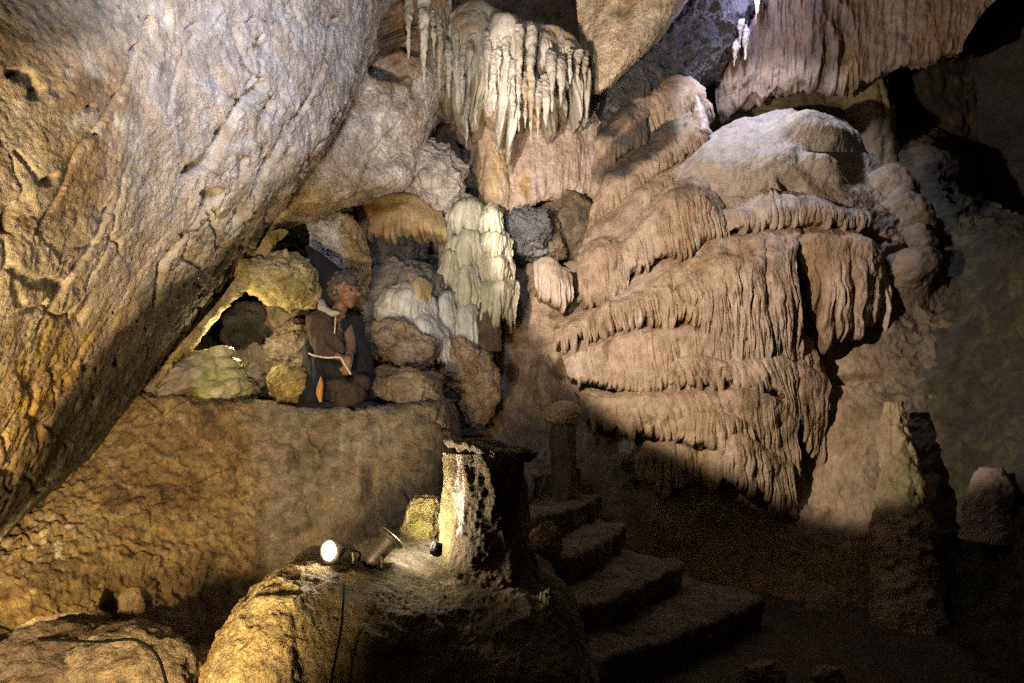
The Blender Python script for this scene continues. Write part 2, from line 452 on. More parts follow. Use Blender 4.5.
# -- pale wall behind the slab's ridge, above the niche
pale_rows = [
    [(360, -110, 5.9), (400, -110, 6.2), (430, -110, 6.5), (465, -110, 7.0), (480, -110, 8.0)],
    [(322, 0, 5.6), (368, 0, 5.95), (405, 0, 6.3), (446, 0, 6.9), (452, 0, 8)],
    [(312, 60, 5.5), (350, 60, 5.8), (400, 60, 6.2), (444, 62, 6.85), (450, 62, 8)],
    [(285, 120, 5.4), (325, 120, 5.65), (385, 118, 6.05), (432, 100, 6.8), (440, 105, 8)],
    [(262, 175, 5.4), (305, 170, 5.6), (365, 165, 5.95), (414, 140, 6.6), (420, 146, 8)],
    [(244, 243, 5.5), (292, 212, 5.6), (345, 194, 5.8), (403, 180, 6.3), (410, 184, 8)],
    [(246, 252, 5.9), (296, 222, 6.0), (347, 205, 6.2), (404, 190, 6.7), (408, 190, 8)],
    [(252, 250, 6.8), (300, 220, 7.0), (350, 205, 7.2), (404, 188, 7.6), (408, 188, 8)]]
def pale_disp(V):
    e = P(390, 165, 6.2) - P(435, 70, 6.8); e /= np.linalg.norm(e)
    Q = V - ((V @ e) * .75)[..., None] * e
    return .14 * fbm(V * 1.1, 3) + .09 * (ridged(Q * 3.2, 4) - .4) + .035 * fbm(Q * 9, 3) + .02 * (ridged(V * 16, 3) - .4)
def pale_extra(V):
    d = -.6 * spot_mask(V, 390, 68, 17, 14, 0, .6, .5, 4) - .55 * spot_mask(V, 398, 25, 17, 26, 20, .7, .6, 4)
    d = d - .3 * spot_mask(V, 410, 10, 8, 14, 0, .7, .6, 4) - .25 * spot_mask(V, 415, 48, 9, 8, 0, .7, .6, 4)
    return d + crack(V, [(346, 20), (335, 70), (312, 118), (292, 168), (262, 236)], 12, .22)
def pale_col(V):
    C = tint(V, np.array((.46, .41, .37)), ((.56, .53, .52), 1.6, -.1, .35), ((.33, .22, .12), 1.3, .1, .5), ((.24, .17, .12), 4, .2, .6))
    C = mixc(C, (.16, .09, .045), spot_mask(V, 402, 40, 42, 58, 15, .8, .7, 3) * .9)
    C = mixc(C, (.42, .30, .14), spot_mask(V, 300, 205, 70, 18, -22, .8, .5, 3) * .8)
    return C
wall('cave_wall', pale_rows, 300, 420, M_WALLFAR, pale_disp, pale_col, extra=pale_extra)

# -- far back of the cave in the centre
back_rows = [
    [(380, -140, 8.6), (490, -140, 8.8), (600, -140, 8.8), (720, -140, 9.0)],
    [(400, 20, 8.4), (495, 20, 8.7), (580, 20, 8.7), (690, 20, 8.8)],
    [(415, 120, 8.0), (498, 120, 8.2), (570, 120, 8.2), (660, 120, 8.3)],
    [(430, 225, 7.8), (500, 225, 8.0), (555, 225, 8.0), (640, 225, 7.9)],
    [(425, 320, 7.5), (500, 320, 7.7), (550, 320, 7.65), (625, 320, 7.5)],
    [(420, 400, 7.0), (490, 400, 7.35), (545, 400, 7.3), (625, 400, 7.1)],
    [(415, 480, 6.5), (490, 480, 7.0), (545, 480, 7.0), (625, 480, 6.8)],
    [(415, 600, 6.2), (490, 600, 6.6), (545, 600, 6.6), (625, 600, 6.4)]]
def back_disp(V):
    st = np.array((1, 1, .3))
    return .12 * fbm(V * 1.2, 3) + .07 * fbm(V * st * 4, 3) + .035 * (ridged(V * st * 8, 3) - .4) + .02 * fbm(V * 14, 3)
def back_extra(V):
    return (-.35 * spot_mask(V, 512, 373, 6, 10, 0, .8, .3, 5) - .3 * spot_mask(V, 563, 366, 7, 16, 20, .8, .3, 5)
            + .16 * spot_mask(V, 545, 385, 14, 30, -8, .9, .3, 3) + .12 * spot_mask(V, 540, 290, 16, 22, 0, .9, .3, 3))
def back_col(V):
    C = tint(V, np.array((.33, .255, .19)), ((.40, .33, .27), 1.5, -.1, .4, (1, 1, .4)), ((.22, .14, .08), 2.2, .1, .6, (1, 1, .3)), ((.14, .10, .07), 4, .25, .6))
    return C
wall('cave_wall', back_rows, 340, 520, M_WALLFAR, back_disp, back_col, extra=back_extra)

# -- dark rear of the cave, far right
rear_rows = [[(560, y, 10.5), (760, y, 10.5), (900, y, 10), (1040, y, 8.5), (1250, y, 6.8)] for y in (-220, -40, 140, 300, 460, 640)]
wall('cave_wall', rear_rows, 200, 200, M_WET, lambda V: rock_disp(V, .4, .6), lambda V: tint(V, np.array((.05, .04, .033)), ((.025, .025, .025), 1, -.1, .4), ((.09, .06, .04), 2, .2, .6)))

# -- roof running from the slab over to the far right
roof_rows = [
    [(-700, -1600, 1.5), (200, -1600, 1.5), (900, -1600, 1.5), (1900, -1600, 1.5)],
    [(-300, -700, 2.6), (300, -700, 2.6), (800, -700, 2.6), (1500, -700, 2.6)],
    [(0, -260, 4.4), (380, -260, 4.6), (720, -260, 4.6), (1300, -300, 4.2)],
    [(250, -130, 6.4), (430, -120, 6.6), (720, -130, 6.6), (1250, -170, 6.0)],
    [(350, -110, 8.8), (480, -100, 9.2), (720, -110, 9.2), (1250, -140, 8.6)]]
wall('cave_ceiling', roof_rows, 160, 160, M_WALLFAR, lambda V: rock_disp(V, .15), lambda V: tint(V, np.array((.30, .25, .2)), ((.15, .12, .1), 1, 0, .5)))

# -- bright ochre slab hanging at the top
slab_rows = [
    [(566, -90, 7.7), (620, -90, 7.35), (705, -90, 7.05), (720, -90, 7.8)],
    [(575, -10, 7.6), (620, -10, 7.3), (676, -6, 7.1), (690, -6, 7.8)],
    [(579, 40, 7.55), (606, 40, 7.3), (643, 42, 7.2), (655, 44, 7.8)],
    [(584, 72, 7.5), (600, 72, 7.32), (622, 66, 7.25), (630, 70, 7.8)],
    [(588, 86, 7.5), (597, 89, 7.4), (607, 84, 7.35), (614, 86, 7.8)],
    [(590, 88, 7.9), (598, 91, 7.9), (607, 86, 7.9), (614, 88, 8.0)]]
def slab_disp(V):
    st = np.array((1, 1, .22))
    return .05 * fbm(V * 1.5, 3) + .03 * (ridged(V * st * 6, 4) - .4) + .02 * fbm(V * st * 16, 3) + .01 * fbm(V * 25, 3)
wall('hanging_rock', slab_rows, 160, 220, M_WALLFAR, slab_disp,
     lambda V: mixc(tint(V, np.array((.52, .42, .29)), ((.56, .49, .38), 2, -.1, .4, (1, 1, .3)), ((.36, .22, .10), 2.6, .1, .5, (1, 1, .4)), ((.30, .24, .18), 6, .25, .6)), (.07, .06, .06), spot_mask(V, 620, 13, 12, 8, 10, .8, .7, 5) * .8),
     'smooth ochre slab hanging in a point from the roof, right of the stalactite curtain', 'rock', kind=None)

# -- band of black rock running up to the top edge
band_rows = [
    [(588, 108, 8.30), (606, 85, 8.10), (640, 45, 8.16), (684, -10, 8.26), (720, -70, 8.49)],
    [(594, 112, 7.85), (615, 85, 7.74), (650, 42, 7.85), (692, -10, 7.99), (725, -70, 8.24)],
    [(602, 125, 7.70), (636, 92, 7.73), (676, 52, 7.84), (715, 10, 8.00), (748, -60, 8.00)],
    [(607, 140, 7.70), (645, 110, 7.86), (692, 76, 8.04), (728, 38, 8.11), (765, -50, 7.95)],
    [(610, 150, 8.00), (650, 125, 8.35), (700, 95, 8.51), (735, 60, 8.60), (775, -40, 8.40)]]
wall('dark_rock_band', band_rows, 240, 130, M_WET, lambda V: rock_disp(V, .22, 1.3, sharp=.9),
     lambda V: tint(V, np.array((.055, .05, .05)), ((.03, .03, .032), 2, -.1, .4), ((.16, .13, .11), 4, .2, .5), ((.30, .25, .2), 9, .35, .6)),
     'wet black rock band running diagonally up behind the flowstone dome', 'rock', kind=None)

# -- brown overhang above the dome
over_rows = [
    [(720, -130, 8.00), (770, -130, 8.00), (830, -130, 7.90), (890, -130, 7.80), (960, -130, 7.60), (1040, -140, 7.20)],
    [(722, -20, 8.30), (760, -20, 8.20), (820, -20, 8.10), (880, -20, 8.00), (945, -20, 7.70), (1010, -20, 7.40)],
    [(716, 50, 8.45), (755, 45, 8.30), (810, 35, 8.15), (860, 30, 8.05), (920, 30, 7.80), (985, 10, 7.60)],
    [(716, 92, 8.50), (750, 84, 8.35), (800, 66, 8.20), (850, 60, 8.15), (910, 56, 7.90), (965, 40, 7.70)],
    [(718, 108, 8.50), (752, 97, 8.38), (800, 80, 8.25), (848, 78, 8.20), (905, 64, 8.00), (960, 52, 7.80)],
    [(720, 106, 8.70), (754, 95, 8.70), (800, 78, 8.60), (848, 74, 8.60), (905, 60, 8.40), (960, 48, 8.30)],
    [(720, 90, 9.60), (754, 82, 9.60), (800, 64, 9.60), (848, 60, 9.60), (905, 50, 9.60), (960, 40, 9.60)]]
def over_disp(V):
    st = np.array((1, 1, .22))
    x, y = proj(V)
    f = sst(800, 815, x) * (1 - sst(850, 865, x))
    return .12 * fbm(V * 1.1, 3) + .09 * (ridged(V * st * 3.4, 4) - .4) + .05 * (ridged(V * np.array((1, 1, .15)) * 9, 3) - .4) + .02 * fbm(V * 12, 4) + .16 * f * (ridged(V * np.array((1, 1, .3)) * 4.5 + 3, 2) - .4) + .012 * (ridged(V * 20, 3) - .4)
wall('rock_overhang', over_rows, 420, 260, M_FLOW, over_disp,
     lambda V: mixc(mixc(tint(V, np.array((.22, .165, .125)), ((.17, .105, .06), 1.6, 0, .5, (1, 1, .3)), ((.31, .25, .20), 2.5, .1, .5, (1, 1, .4)), ((.06, .05, .045), 2.6, .15, .45, (1, 1, .15))),
                         (.36, .25, .12), spot_mask(V, 850, 70, 14, 26, 0, .8, .4, 3) * .6), (.06, .05, .05), spot_mask(V, 826, 30, 22, 60, 10, .5, .9, 4) * .55),
     'brown rock overhang with draped folds above the flowstone dome', 'rock', kind=None,
     post=lambda V: -sst(35, 95, proj(V)[1]) * (.16 * (ridged(V * np.array((2.6, 2.6, .2)), 3) - .4) + .10 * fbm(V * np.array((7, 7, .4)), 3)))

# -- right wall
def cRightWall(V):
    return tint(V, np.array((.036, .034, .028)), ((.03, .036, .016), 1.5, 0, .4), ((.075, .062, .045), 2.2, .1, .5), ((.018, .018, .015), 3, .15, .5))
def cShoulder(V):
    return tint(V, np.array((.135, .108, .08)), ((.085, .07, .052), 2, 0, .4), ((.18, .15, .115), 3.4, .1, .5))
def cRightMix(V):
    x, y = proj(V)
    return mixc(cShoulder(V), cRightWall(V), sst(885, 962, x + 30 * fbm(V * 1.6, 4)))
right_rows = [
    [(900, 130, 9.2), (935, 130, 9.0), (975, 190, 8.4), (1010, 215, 7.6), (1060, 215, 6.5), (1160, 200, 5.2)],
    [(897, 165, 8.4), (928, 158, 8.2), (958, 205, 7.7), (990, 232, 7.0), (1040, 236, 6.0), (1150, 220, 4.8)],
    [(915, 225, 7.9), (940, 215, 7.6), (965, 235, 7.2), (995, 250, 6.6), (1040, 255, 5.7), (1150, 250, 4.6)],
    [(915, 290, 7.25), (945, 282, 6.95), (975, 280, 6.6), (1005, 285, 6.1), (1045, 290, 5.4), (1150, 290, 4.4)],
    [(920, 360, 6.8), (950, 355, 6.5), (980, 350, 6.1), (1010, 350, 5.7), (1050, 350, 5.1), (1150, 350, 4.2)],
    [(915, 450, 6.35), (945, 450, 6.0), (975, 450, 5.6), (1010, 450, 5.2), (1050, 450, 4.8), (1150, 450, 3.9)],
    [(900, 560, 5.7), (940, 560, 5.4), (975, 560, 5.1), (1010, 560, 4.7), (1050, 560, 4.3), (1150, 560, 3.5)],
    [(860, 660, 4.9), (920, 660, 4.6), (965, 660, 4.4), (1010, 660, 4.1), (1050, 660, 3.8), (1150, 660, 3.1)],
    [(780, 760, 3.6), (880, 760, 3.5), (950, 760, 3.4), (1010, 760, 3.3), (1060, 760, 3.1), (1160, 760, 2.7)]]
def right_disp(V):
    return rock_disp(V, .24, 1.1, st=(1, 1, .8), sharp=.8) + .05 * fbm(V * np.array((2, 2, 9)), 3)
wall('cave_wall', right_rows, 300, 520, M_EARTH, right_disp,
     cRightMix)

# -- floor
fx, fy = np.meshgrid(np.linspace(-8, 9, 300), np.linspace(-3, 11, 300))
FV = np.stack([fx, fy, 0 * fx], -1)
FV[..., 2] = .05 * fbm(FV * 1.1, 3) + .025 * (ridged(FV * 4, 3) - .4) + .012 * fbm(FV * 15, 3) - .02
set_props(grid_obj('cave_floor', FV, M_EARTH, tint(FV, np.array((.10, .078, .055)), ((.05, .045, .04), 1.5, 0, .5), ((.16, .12, .08), 4, .2, .5)), origin=(0, 0, 0)), kind='structure')

# ================================================================== ledge and niche
ledge_rows = [
    [(100, 399, 8.2), (180, 399, 8.2), (260, 400, 8.2), (340, 401, 8.2), (400, 402, 8.2), (440, 402, 8.2), (470, 404, 8.2)],
    [(40, 397, 5.4), (130, 397, 5.4), (225, 402, 5.5), (300, 406, 5.55), (380, 408, 5.6), (430, 401, 5.8), (456, 402, 6.5)],
    [(30, 398, 5.1), (130, 397, 5.18), (225, 404, 5.28), (300, 409, 5.35), (385, 411, 5.4), (434, 403, 5.55), (454, 404, 6.5)],
    [(25, 408, 5.0), (130, 405, 5.12), (225, 411, 5.22), (300, 416, 5.3), (385, 419, 5.35), (438, 412, 5.5), (456, 412, 6.5)],
    [(-40, 470, 4.5), (60, 470, 4.75), (160, 470, 4.98), (265, 470, 5.15), (380, 470, 5.22), (442, 468, 5.4), (460, 470, 6.4)],
    [(-100, 550, 3.9), (0, 550, 4.15), (120, 550, 4.55), (260, 550, 4.95), (380, 550, 5.1), (450, 545, 5.3), (466, 545, 6.2)],
    [(-120, 620, 3.6), (0, 618, 3.85), (100, 612, 4.25), (200, 604, 4.6), (320, 596, 4.9), (450, 590, 5.2), (470, 590, 6.0)],
    [(-130, 700, 3.3), (0, 690, 3.5), (100, 680, 3.8), (200, 670, 4.1), (320, 660, 4.4), (450, 650, 4.7), (475, 650, 5.6)]]
def ledge_disp(V):
    x, y = proj(V)
    rough = 1 - sst(235, 290, x + 25 * fbm(V * 2, 2))        # hewn on the left, worn smooth on the right
    top = sst(398, 412, y)
    d = .05 * fbm(V * 1.3, 3) + .02 * fbm(V * 6, 4)
    st = np.array((1, 1, .8))
    d = d + rough * (.06 * (ridged(V * st * 5, 4) - .4) + .035 * (ridged(V * 13, 3) - .4) + .03 * fbm(V * 20, 3))
    F1, F2 = worley(V * np.array((2.2, 2.2, 1.5)) + .25 * fbm(V * 3, 3)[..., None])
    d = d - .035 * (1 - sst(0, .07, F2 - F1)) * sst(-.2, .2, fbm(V * 1.5 + 4, 2)) + (1 - rough) * (.02 * (ridged(V * np.array((6, 6, 2)), 4) - .4) + .008 * fbm(V * 24, 3))
    chips = sst(.1, .4, fbm(V * 5 + 60, 3)) * (1 - sst(404, 424, y))
    return d * (.6 + .4 * top) + .03 * (1 - top) * (ridged(V * 5, 3) - .4) - .05 * chips
def ledge_extra(V):
    return -.4 * spot_mask(V, 113, 606, 14, 17, 0, .6, .3, 5) + .05 * spot_mask(V, 20, 520, 80, 70, 0, .9, .4, 3) * fbm(V * 26, 2)
def ledge_col(V):
    x, y = proj(V)
    C = tint(V, np.array((.29, .20, .085)), ((.20, .12, .045), 1.6, -.1, .4), ((.40, .29, .14), 5, .1, .5), ((.12, .085, .04), 3.2, .1, .5), ((.46, .38, .24), 15, .3, .6))
    C2 = tint(V, np.array((.26, .225, .175)), ((.20, .17, .11), 1.6, -.1, .4, (1, 1, .3)), ((.32, .28, .22), 3, .1, .5, (1, 1, .25)), ((.15, .14, .07), 2.2, .1, .45, (1, 1, .4)), ((.40, .36, .29), 6, .22, .5, (1, 1, .08)), ((.11, .09, .07), 5, .25, .5, (1, 1, .12)))
    C2 = mixc(C2, (.42, .39, .33), spot_mask(V, 342, 440, 4, 36, 3, .9, .5, 5) * .7 + spot_mask(V, 378, 435, 2.5, 16, -4, .9, .5, 5) * .7)
    C = mixc(C, C2, sst(235, 290, x + 25 * fbm(V * 2, 2)))  # beam edge painted in: lamplit gold left, unlit grey right
    # white specks low on the left
    cr = spot_mask(V, 25, 535, 70, 60, 0, .9, .4, 2) * sst(.12, .3, fbm(V * np.array((14, 14, 9)), 3))
    C = mixc(C, (.55, .48, .36), np.clip(cr, 0, 1))
    return C
wall('rock_ledge', ledge_rows, 640, 420, M_WALL, ledge_disp, ledge_col, 'waist high rock ledge whose worn front runs under the kneeling figure', 'rock ledge', kind=None, extra=ledge_extra)

niche_rows = [
    [(150, 150, 8.3), (240, 150, 8.4), (320, 150, 8.4), (400, 150, 8.2), (480, 150, 8.0)],
    [(140, 250, 7.9), (230, 250, 8.1), (320, 250, 7.9), (400, 250, 7.6), (480, 250, 7.6)],
    [(130, 340, 7.2), (225, 340, 7.5), (310, 340, 7.3), (400, 340, 7.1), (480, 340, 7.3)],
    [(120, 410, 6.8), (220, 410, 7.1), (310, 410, 7.0), (400, 410, 6.8), (480, 410, 7.0)],
    [(120, 440, 6.7), (220, 440, 7.0), (310, 440, 6.9), (400, 440, 6.7), (480, 440, 6.9)]]
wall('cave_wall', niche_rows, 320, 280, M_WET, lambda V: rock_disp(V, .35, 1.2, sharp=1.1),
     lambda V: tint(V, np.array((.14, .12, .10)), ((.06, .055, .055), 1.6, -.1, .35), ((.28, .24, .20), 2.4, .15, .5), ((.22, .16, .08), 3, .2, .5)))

def cNiche(V, k=1.):
    C = tint(V, np.array((.235, .19, .145)), ((.13, .105, .085), 2.2, -.05, .35), ((.34, .25, .13), 2.0, .12, .45), ((.36, .33, .29), 3.1, .12, .45), ((.17, .17, .06), 2.6, .22, .55), ((.07, .06, .055), 7, .22, .5), ((.44, .41, .36), 9, .25, .55))
    return C * k
def cGrey(V): return mixc(cNiche(V), tint(V, np.array((.20, .175, .145)), ((.30, .27, .23), 5, .1, .5)), np.full(V.shape[:-1], .4))
def cBrown(V): return mixc(cNiche(V), tint(V, np.array((.26, .19, .125)), ((.34, .28, .20), 5, .1, .5)), np.full(V.shape[:-1], .4))
def cGold(V): return tint(V, np.array((.42, .33, .16)), ((.26, .25, .07), 4, -.1, .4), ((.48, .42, .28), 6, .1, .5))
def cMoss(V): return tint(V, np.array((.40, .38, .20)), ((.24, .26, .07), 3, -.05, .4), ((.50, .48, .34), 5, .1, .5))
def cPale(V): return tint(V, np.array((.48, .44, .41)), ((.36, .29, .22), 3, 0, .45), ((.56, .54, .53), 5, .1, .5))
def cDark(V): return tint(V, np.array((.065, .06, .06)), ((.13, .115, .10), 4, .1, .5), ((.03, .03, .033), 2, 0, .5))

# slab's lip into the niche; golden lamplight put into its colour
lip_rows = [
    [(150, 385, 5.05), (180, 345, 5.15), (215, 305, 5.3), (248, 262, 5.45), (268, 232, 5.5)],
    [(155, 388, 5.12), (190, 345, 5.2), (226, 305, 5.35), (262, 262, 5.5), (282, 228, 5.6)],
    [(160, 388, 5.4), (200, 340, 5.5), (233, 300, 5.65), (262, 262, 5.8), (280, 232, 5.9)],
    [(150, 380, 6.4), (190, 330, 6.4), (225, 290, 6.5), (255, 255, 6.6), (272, 226, 6.7)]]
wall('rock_outcrop', lip_rows, 260, 80, M_WALLFAR, lambda V: rock_disp(V, .11, 1.9, sharp=1.0), cGold,
     'knobbly golden rim of rock along the lower edge of the leaning slab', 'rock', kind=None)

rock('hanging_boulder', 274, 276, 5.75, 44, 20, 'mossy yellow boulder wedged across the niche opening, left of the pointed hood', 'rock', lambda V: mixc(cGold(V), cMoss(V), sst(.0, .4, fbm(V * 3 + 2, 3))), rot=(0, 18, 10), seed=3, rough_=2.4, n=6, planes=8, a=.22)
rock('boulder', 300, 284, 5.85, 13, 20, 'narrow tan rock tongue hanging off the mossy wedged boulder', 'rock', cGold, rot=(0, 22, 0), seed=14, rough_=1.7, a=.25)
rock('pale_rock', 338, 250, 6.3, 24, 46, 'pale violet and tan angular rock block above the pointed hood', 'rock', lambda V: mixc(cPale(V), (.40, .29, .15), sst(338, 350, proj(V)[0] + 6 * fbm(V * 5, 2))), rot=(0, -22, 20), seed=5, rough_=1.7, n=6, planes=14, a=.16)
rock('boulder', 287, 316, 6.6, 18, 16, 'whitish round boulder in the shadow under the wedged boulder', 'rock', cGrey, seed=21, rough_=1.7, a=.18)
rock('boulder', 300, 352, 6.4, 30, 30, 'big grey boulder standing behind the kneeling figure, left side', 'rock', cGrey, rot=(0, 20, 0), seed=23, rough_=1.7, n=6, a=.2)
rock('boulder', 258, 375, 6.5, 28, 26, 'dark grey sloping boulder beside the yellow green mound', 'rock', lambda V: cGrey(V) * .6, rot=(0, -30, 0), seed=25, rough_=1.7, n=6, a=.2)
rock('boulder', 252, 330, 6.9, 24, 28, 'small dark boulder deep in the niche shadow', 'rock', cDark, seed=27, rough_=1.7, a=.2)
rock('boulder', 294, 388, 5.75, 24, 19, 'rounded yellow boulder on the ledge beside the navy robe', 'rock', lambda V: tint(V, np.array((.40, .30, .10)), ((.24, .19, .06), 3, 0, .4), ((.46, .40, .22), 5, .1, .5)), seed=31, rough_=1.7, n=6, planes=5, a=.16)

# layered yellow green mound on the ledge
mb = P(215, 402, 5.6); mound = thing('flowstone_mound', mb, 'layered yellow green flowstone mound at the left end of the ledge', 'flowstone')
def loaf(px, py, d, rx, ry, seed, nm, par=mound, cf=cMoss, planes=3, a=.16, rot=(0, 0, 0), mat=None, rzf=1., n=5, rough_=.6):
    k = d / F
    V, Fc = rock_geo(P(px, py, d), (rx * k, rx * k * rzf, ry * k), rot, seed, n, planes, a, rough_=rough_)
    return mesh_obj(nm, V, Fc, mat or M_CALC, cf(V), par)
loaf(190, 385, 5.65, 52, 26, 41, 'slope', cf=lambda V: mixc(cGrey(V), cMoss(V), sst(180, 215, proj(V)[0])), rot=(0, -22, 0), a=.2, n=6)
loaf(222, 392, 5.5, 27, 16, 42, 'layer', n=6)
for i, (x, y, rx, ry) in enumerate(((226, 376, 18, 9), (224, 364, 16, 8), (222, 353, 13, 7))):
    loaf(x, y, 5.5, rx, ry, 43 + i, 'layer')
loaf(231, 386, 5.4, 9, 10, 47, 'knob')

# boulders right of the figure
rock('boulder', 390, 340, 6.25, 24, 20, 'lumpy brown green boulder right of the rope belt', 'rock', cBrown, seed=51, rough_=1.7, n=6, a=.2)
rock('boulder', 412, 358, 6.2, 22, 26, 'brown boulder below the white flowstone mound', 'rock', cBrown, seed=52, rough_=1.7, n=6, a=.18)
rock('boulder', 382, 386, 5.9, 22, 18, 'dark brown boulder against the right edge of the navy robe', 'rock', lambda V: cBrown(V) * .75, seed=53, rough_=1.7, n=6, a=.18)
rock('boulder', 416, 392, 5.85, 28, 20, 'broad flat brown boulder at the right end of the ledge', 'rock', cBrown, rot=(0, 10, 0), seed=54, rough_=1.7, n=6, planes=11, a=.14)
rock('boulder', 458, 364, 6.7, 22, 24, 'ochre brown squarish boulder left of the dark opening', 'rock', lambda V: tint(V, np.array((.34, .25, .15)), ((.22, .15, .08), 3, 0, .5), ((.42, .34, .24), 5, .1, .5)), seed=55, rough_=1.7, n=6, planes=10, a=.14)
rock('boulder', 478, 390, 6.75, 17, 34, 'tall pale brown rock buttress right of the squarish boulder', 'rock', lambda V: tint(V, np.array((.36, .28, .20)), ((.24, .17, .1), 3, 0, .5)), rot=(0, 8, 0), seed=56, rough_=1.7, n=6, planes=5, a=.18)
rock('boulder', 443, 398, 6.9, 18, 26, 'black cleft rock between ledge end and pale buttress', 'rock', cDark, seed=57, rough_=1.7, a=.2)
rock('boulder', 388, 302, 6.9, 26, 40, 'smooth grey slab behind the figure, beside the small yellow cap', 'rock', lambda V: tint(V, np.array((.24, .21, .19)), ((.16, .13, .115), 2, 0, .5), ((.32, .29, .27), 4, .1, .5)), rot=(0, 14, 0), seed=58, rough_=1.7, n=6, planes=6, a=.16)
rock('boulder', 372, 262, 7.0, 22, 34, 'rugged dark rock pillar right of the pale block', 'rock', lambda V: tint(V, np.array((.12, .105, .09)), ((.05, .05, .05), 3, -.1, .4), ((.26, .23, .2), 4, .15, .5)), seed=59, rough_=1.7, n=6, planes=8, a=.32, mat=M_WET)
rock('boulder', 400, 250, 7.1, 22, 22, 'black wet rock under the orange fringe', 'rock', cDark, seed=60, rough_=1.7, n=6, a=.35, mat=M_WET)
rock('boulder', 410, 292, 7.0, 32, 26, 'bluish grey rock hollow left of the pale green cascade', 'rock', lambda V: tint(V, np.array((.23, .21, .19)), ((.12, .12, .13), 2, 0, .5)), seed=61, rough_=1.7, n=6, planes=4, a=.16)
rock('boulder', 433, 172, 7.0, 26, 36, 'whitish pink rock lobe hanging left of the rose curtain', 'rock', cPale, rot=(0, -32, 0), seed=62, rough_=1.7, n=6, planes=6, a=.25)
rock('boulder', 440, 205, 7.2, 20, 12, 'dark knobbly rock under the whitish pink lobe', 'rock', lambda V: cDark(V) * 1.6, seed=63, rough_=1.7, n=5, a=.3)
rock('boulder', 524, 234, 7.5, 27, 20, 'blue black rock in the gap right of the pale green cascade', 'rock', lambda V: tint(V, np.array((.10, .105, .12)), ((.04, .04, .05), 3, -.1, .4), ((.30, .31, .34), 5, .2, .5)), seed=64, n=6, planes=14, a=.4, mat=M_WET, rough_=2.2, rot=(0, -20, 0))
rock('boulder', 572, 228, 7.95, 26, 34, 'dim brown rock shoulder left of the top flowstone tiers', 'rock', lambda V: cBrown(V) * .7, seed=65, n=6, planes=3, a=.15, rough_=.5)  # brown darkened to carry the shadow this shoulder lies in
rock('boulder', 545, 240, 7.7, 20, 24, 'dim purple brown rock above the small pink fringe', 'rock', lambda V: cBrown(V) * .8, seed=66, n=6, planes=6, a=.2)

# orange fringe over the niche
b0 = P(410, 236, 6.9)
of = thing('drip_fringe', b0, 'short orange dripstone fringe above the black wet rock', 'dripstone')
cOr = lambda V: tint(V, np.array((.44, .32, .16)), ((.36, .20, .07), 3, 0, .4), ((.50, .42, .28), 4, .1, .5))
drapery('drapery', [(352, 202, 6.9), (380, 196, 6.9), (410, 196, 6.9), (440, 212, 7.0)], [(352, 214, 6.75), (380, 210, 6.7), (412, 212, 6.72), (444, 226, 6.9)],
        [(354, 240, 6.8), (378, 236, 6.75), (410, 232, 6.75), (446, 236, 6.9)], of, M_FLOW, cOr, nu=260, nv=70, amp=.05, space=.07, drop=.06, seed=3)

# ================================================================== pale green cascade
cb = P(470, 352, 7.0)
casc = thing('flowstone_cascade', cb, 'pale green tiered flowstone cascade with dripping hems in the middle of the cave', 'flowstone')
cG = lambda V: tint(V, np.array((.47, .46, .36)), ((.52, .50, .44), 2, 0, .4), ((.36, .33, .20), 2.5, .05, .45), ((.38, .30, .20), 3.5, .2, .5))
cW = lambda V: tint(V, np.array((.50, .50, .47)), ((.38, .36, .31), 3, .05, .5), ((.56, .56, .55), 4, .1, .5))
loaf(474, 275, 7.35, 34, 72, 71, 'core', casc, lambda V: cG(V) * .8, rot=(0, 4, 0), n=6)
tiers = [((446, 206), (464, 194), (482, 203), 9, 24, 1), ((478, 212), (492, 203), (504, 212), 8, 18, 2), ((448, 232), (466, 224), (486, 234), 10, 27, 3), ((440, 250), (452, 244), (462, 252), 8, 34, 10),
         ((476, 230), (494, 224), (510, 233), 9, 25, 4), ((450, 262), (466, 255), (486, 264), 10, 34, 5), ((478, 254), (497, 247), (513, 259), 10, 28, 6),
         ((474, 284), (498, 276), (515, 286), 11, 34, 7), ((428, 298), (443, 286), (458, 292), 10, 44, 8), ((450, 306), (468, 296), (486, 304), 10, 44, 9)]
for (a, b_, c, lipd, fr, sd) in tiers:
    Dd = 7.08 - .03 * (sd % 10) * .5 - (.05 if b_[0] > 480 else 0)
    drapery('drapery', [(*a, Dd + .2), (*b_, Dd + .05), (*c, Dd + .2)],
            [(a[0] - 2, a[1] + lipd, Dd + .06), (b_[0], b_[1] + lipd, Dd - .24), (c[0] + 2, c[1] + lipd, Dd + .06)],
            [(a[0] - 1, a[1] + lipd + fr * .7, Dd + .12), (b_[0] + random.uniform(-4, 4), b_[1] + lipd + fr, Dd - .14), (c[0] + 1, c[1] + lipd + fr * random.uniform(.6, 1), Dd + .12)],
            casc, M_CALC, cW if sd in (8, 9) else cG, nu=170, nv=90, amp=.075, space=.08, drop=.14, seed=80 + sd, back=.3, up=.03, big=.8, curl=.3)
wm = thing('flowstone_mound', P(415, 360, 6.6), 'whitish flowstone mound sloping down left of the cascade hems', 'flowstone')
loaf(408, 318, 6.7, 30, 34, 91, 'core', wm, cW, rot=(0, -26, 0), n=6, a=.14)
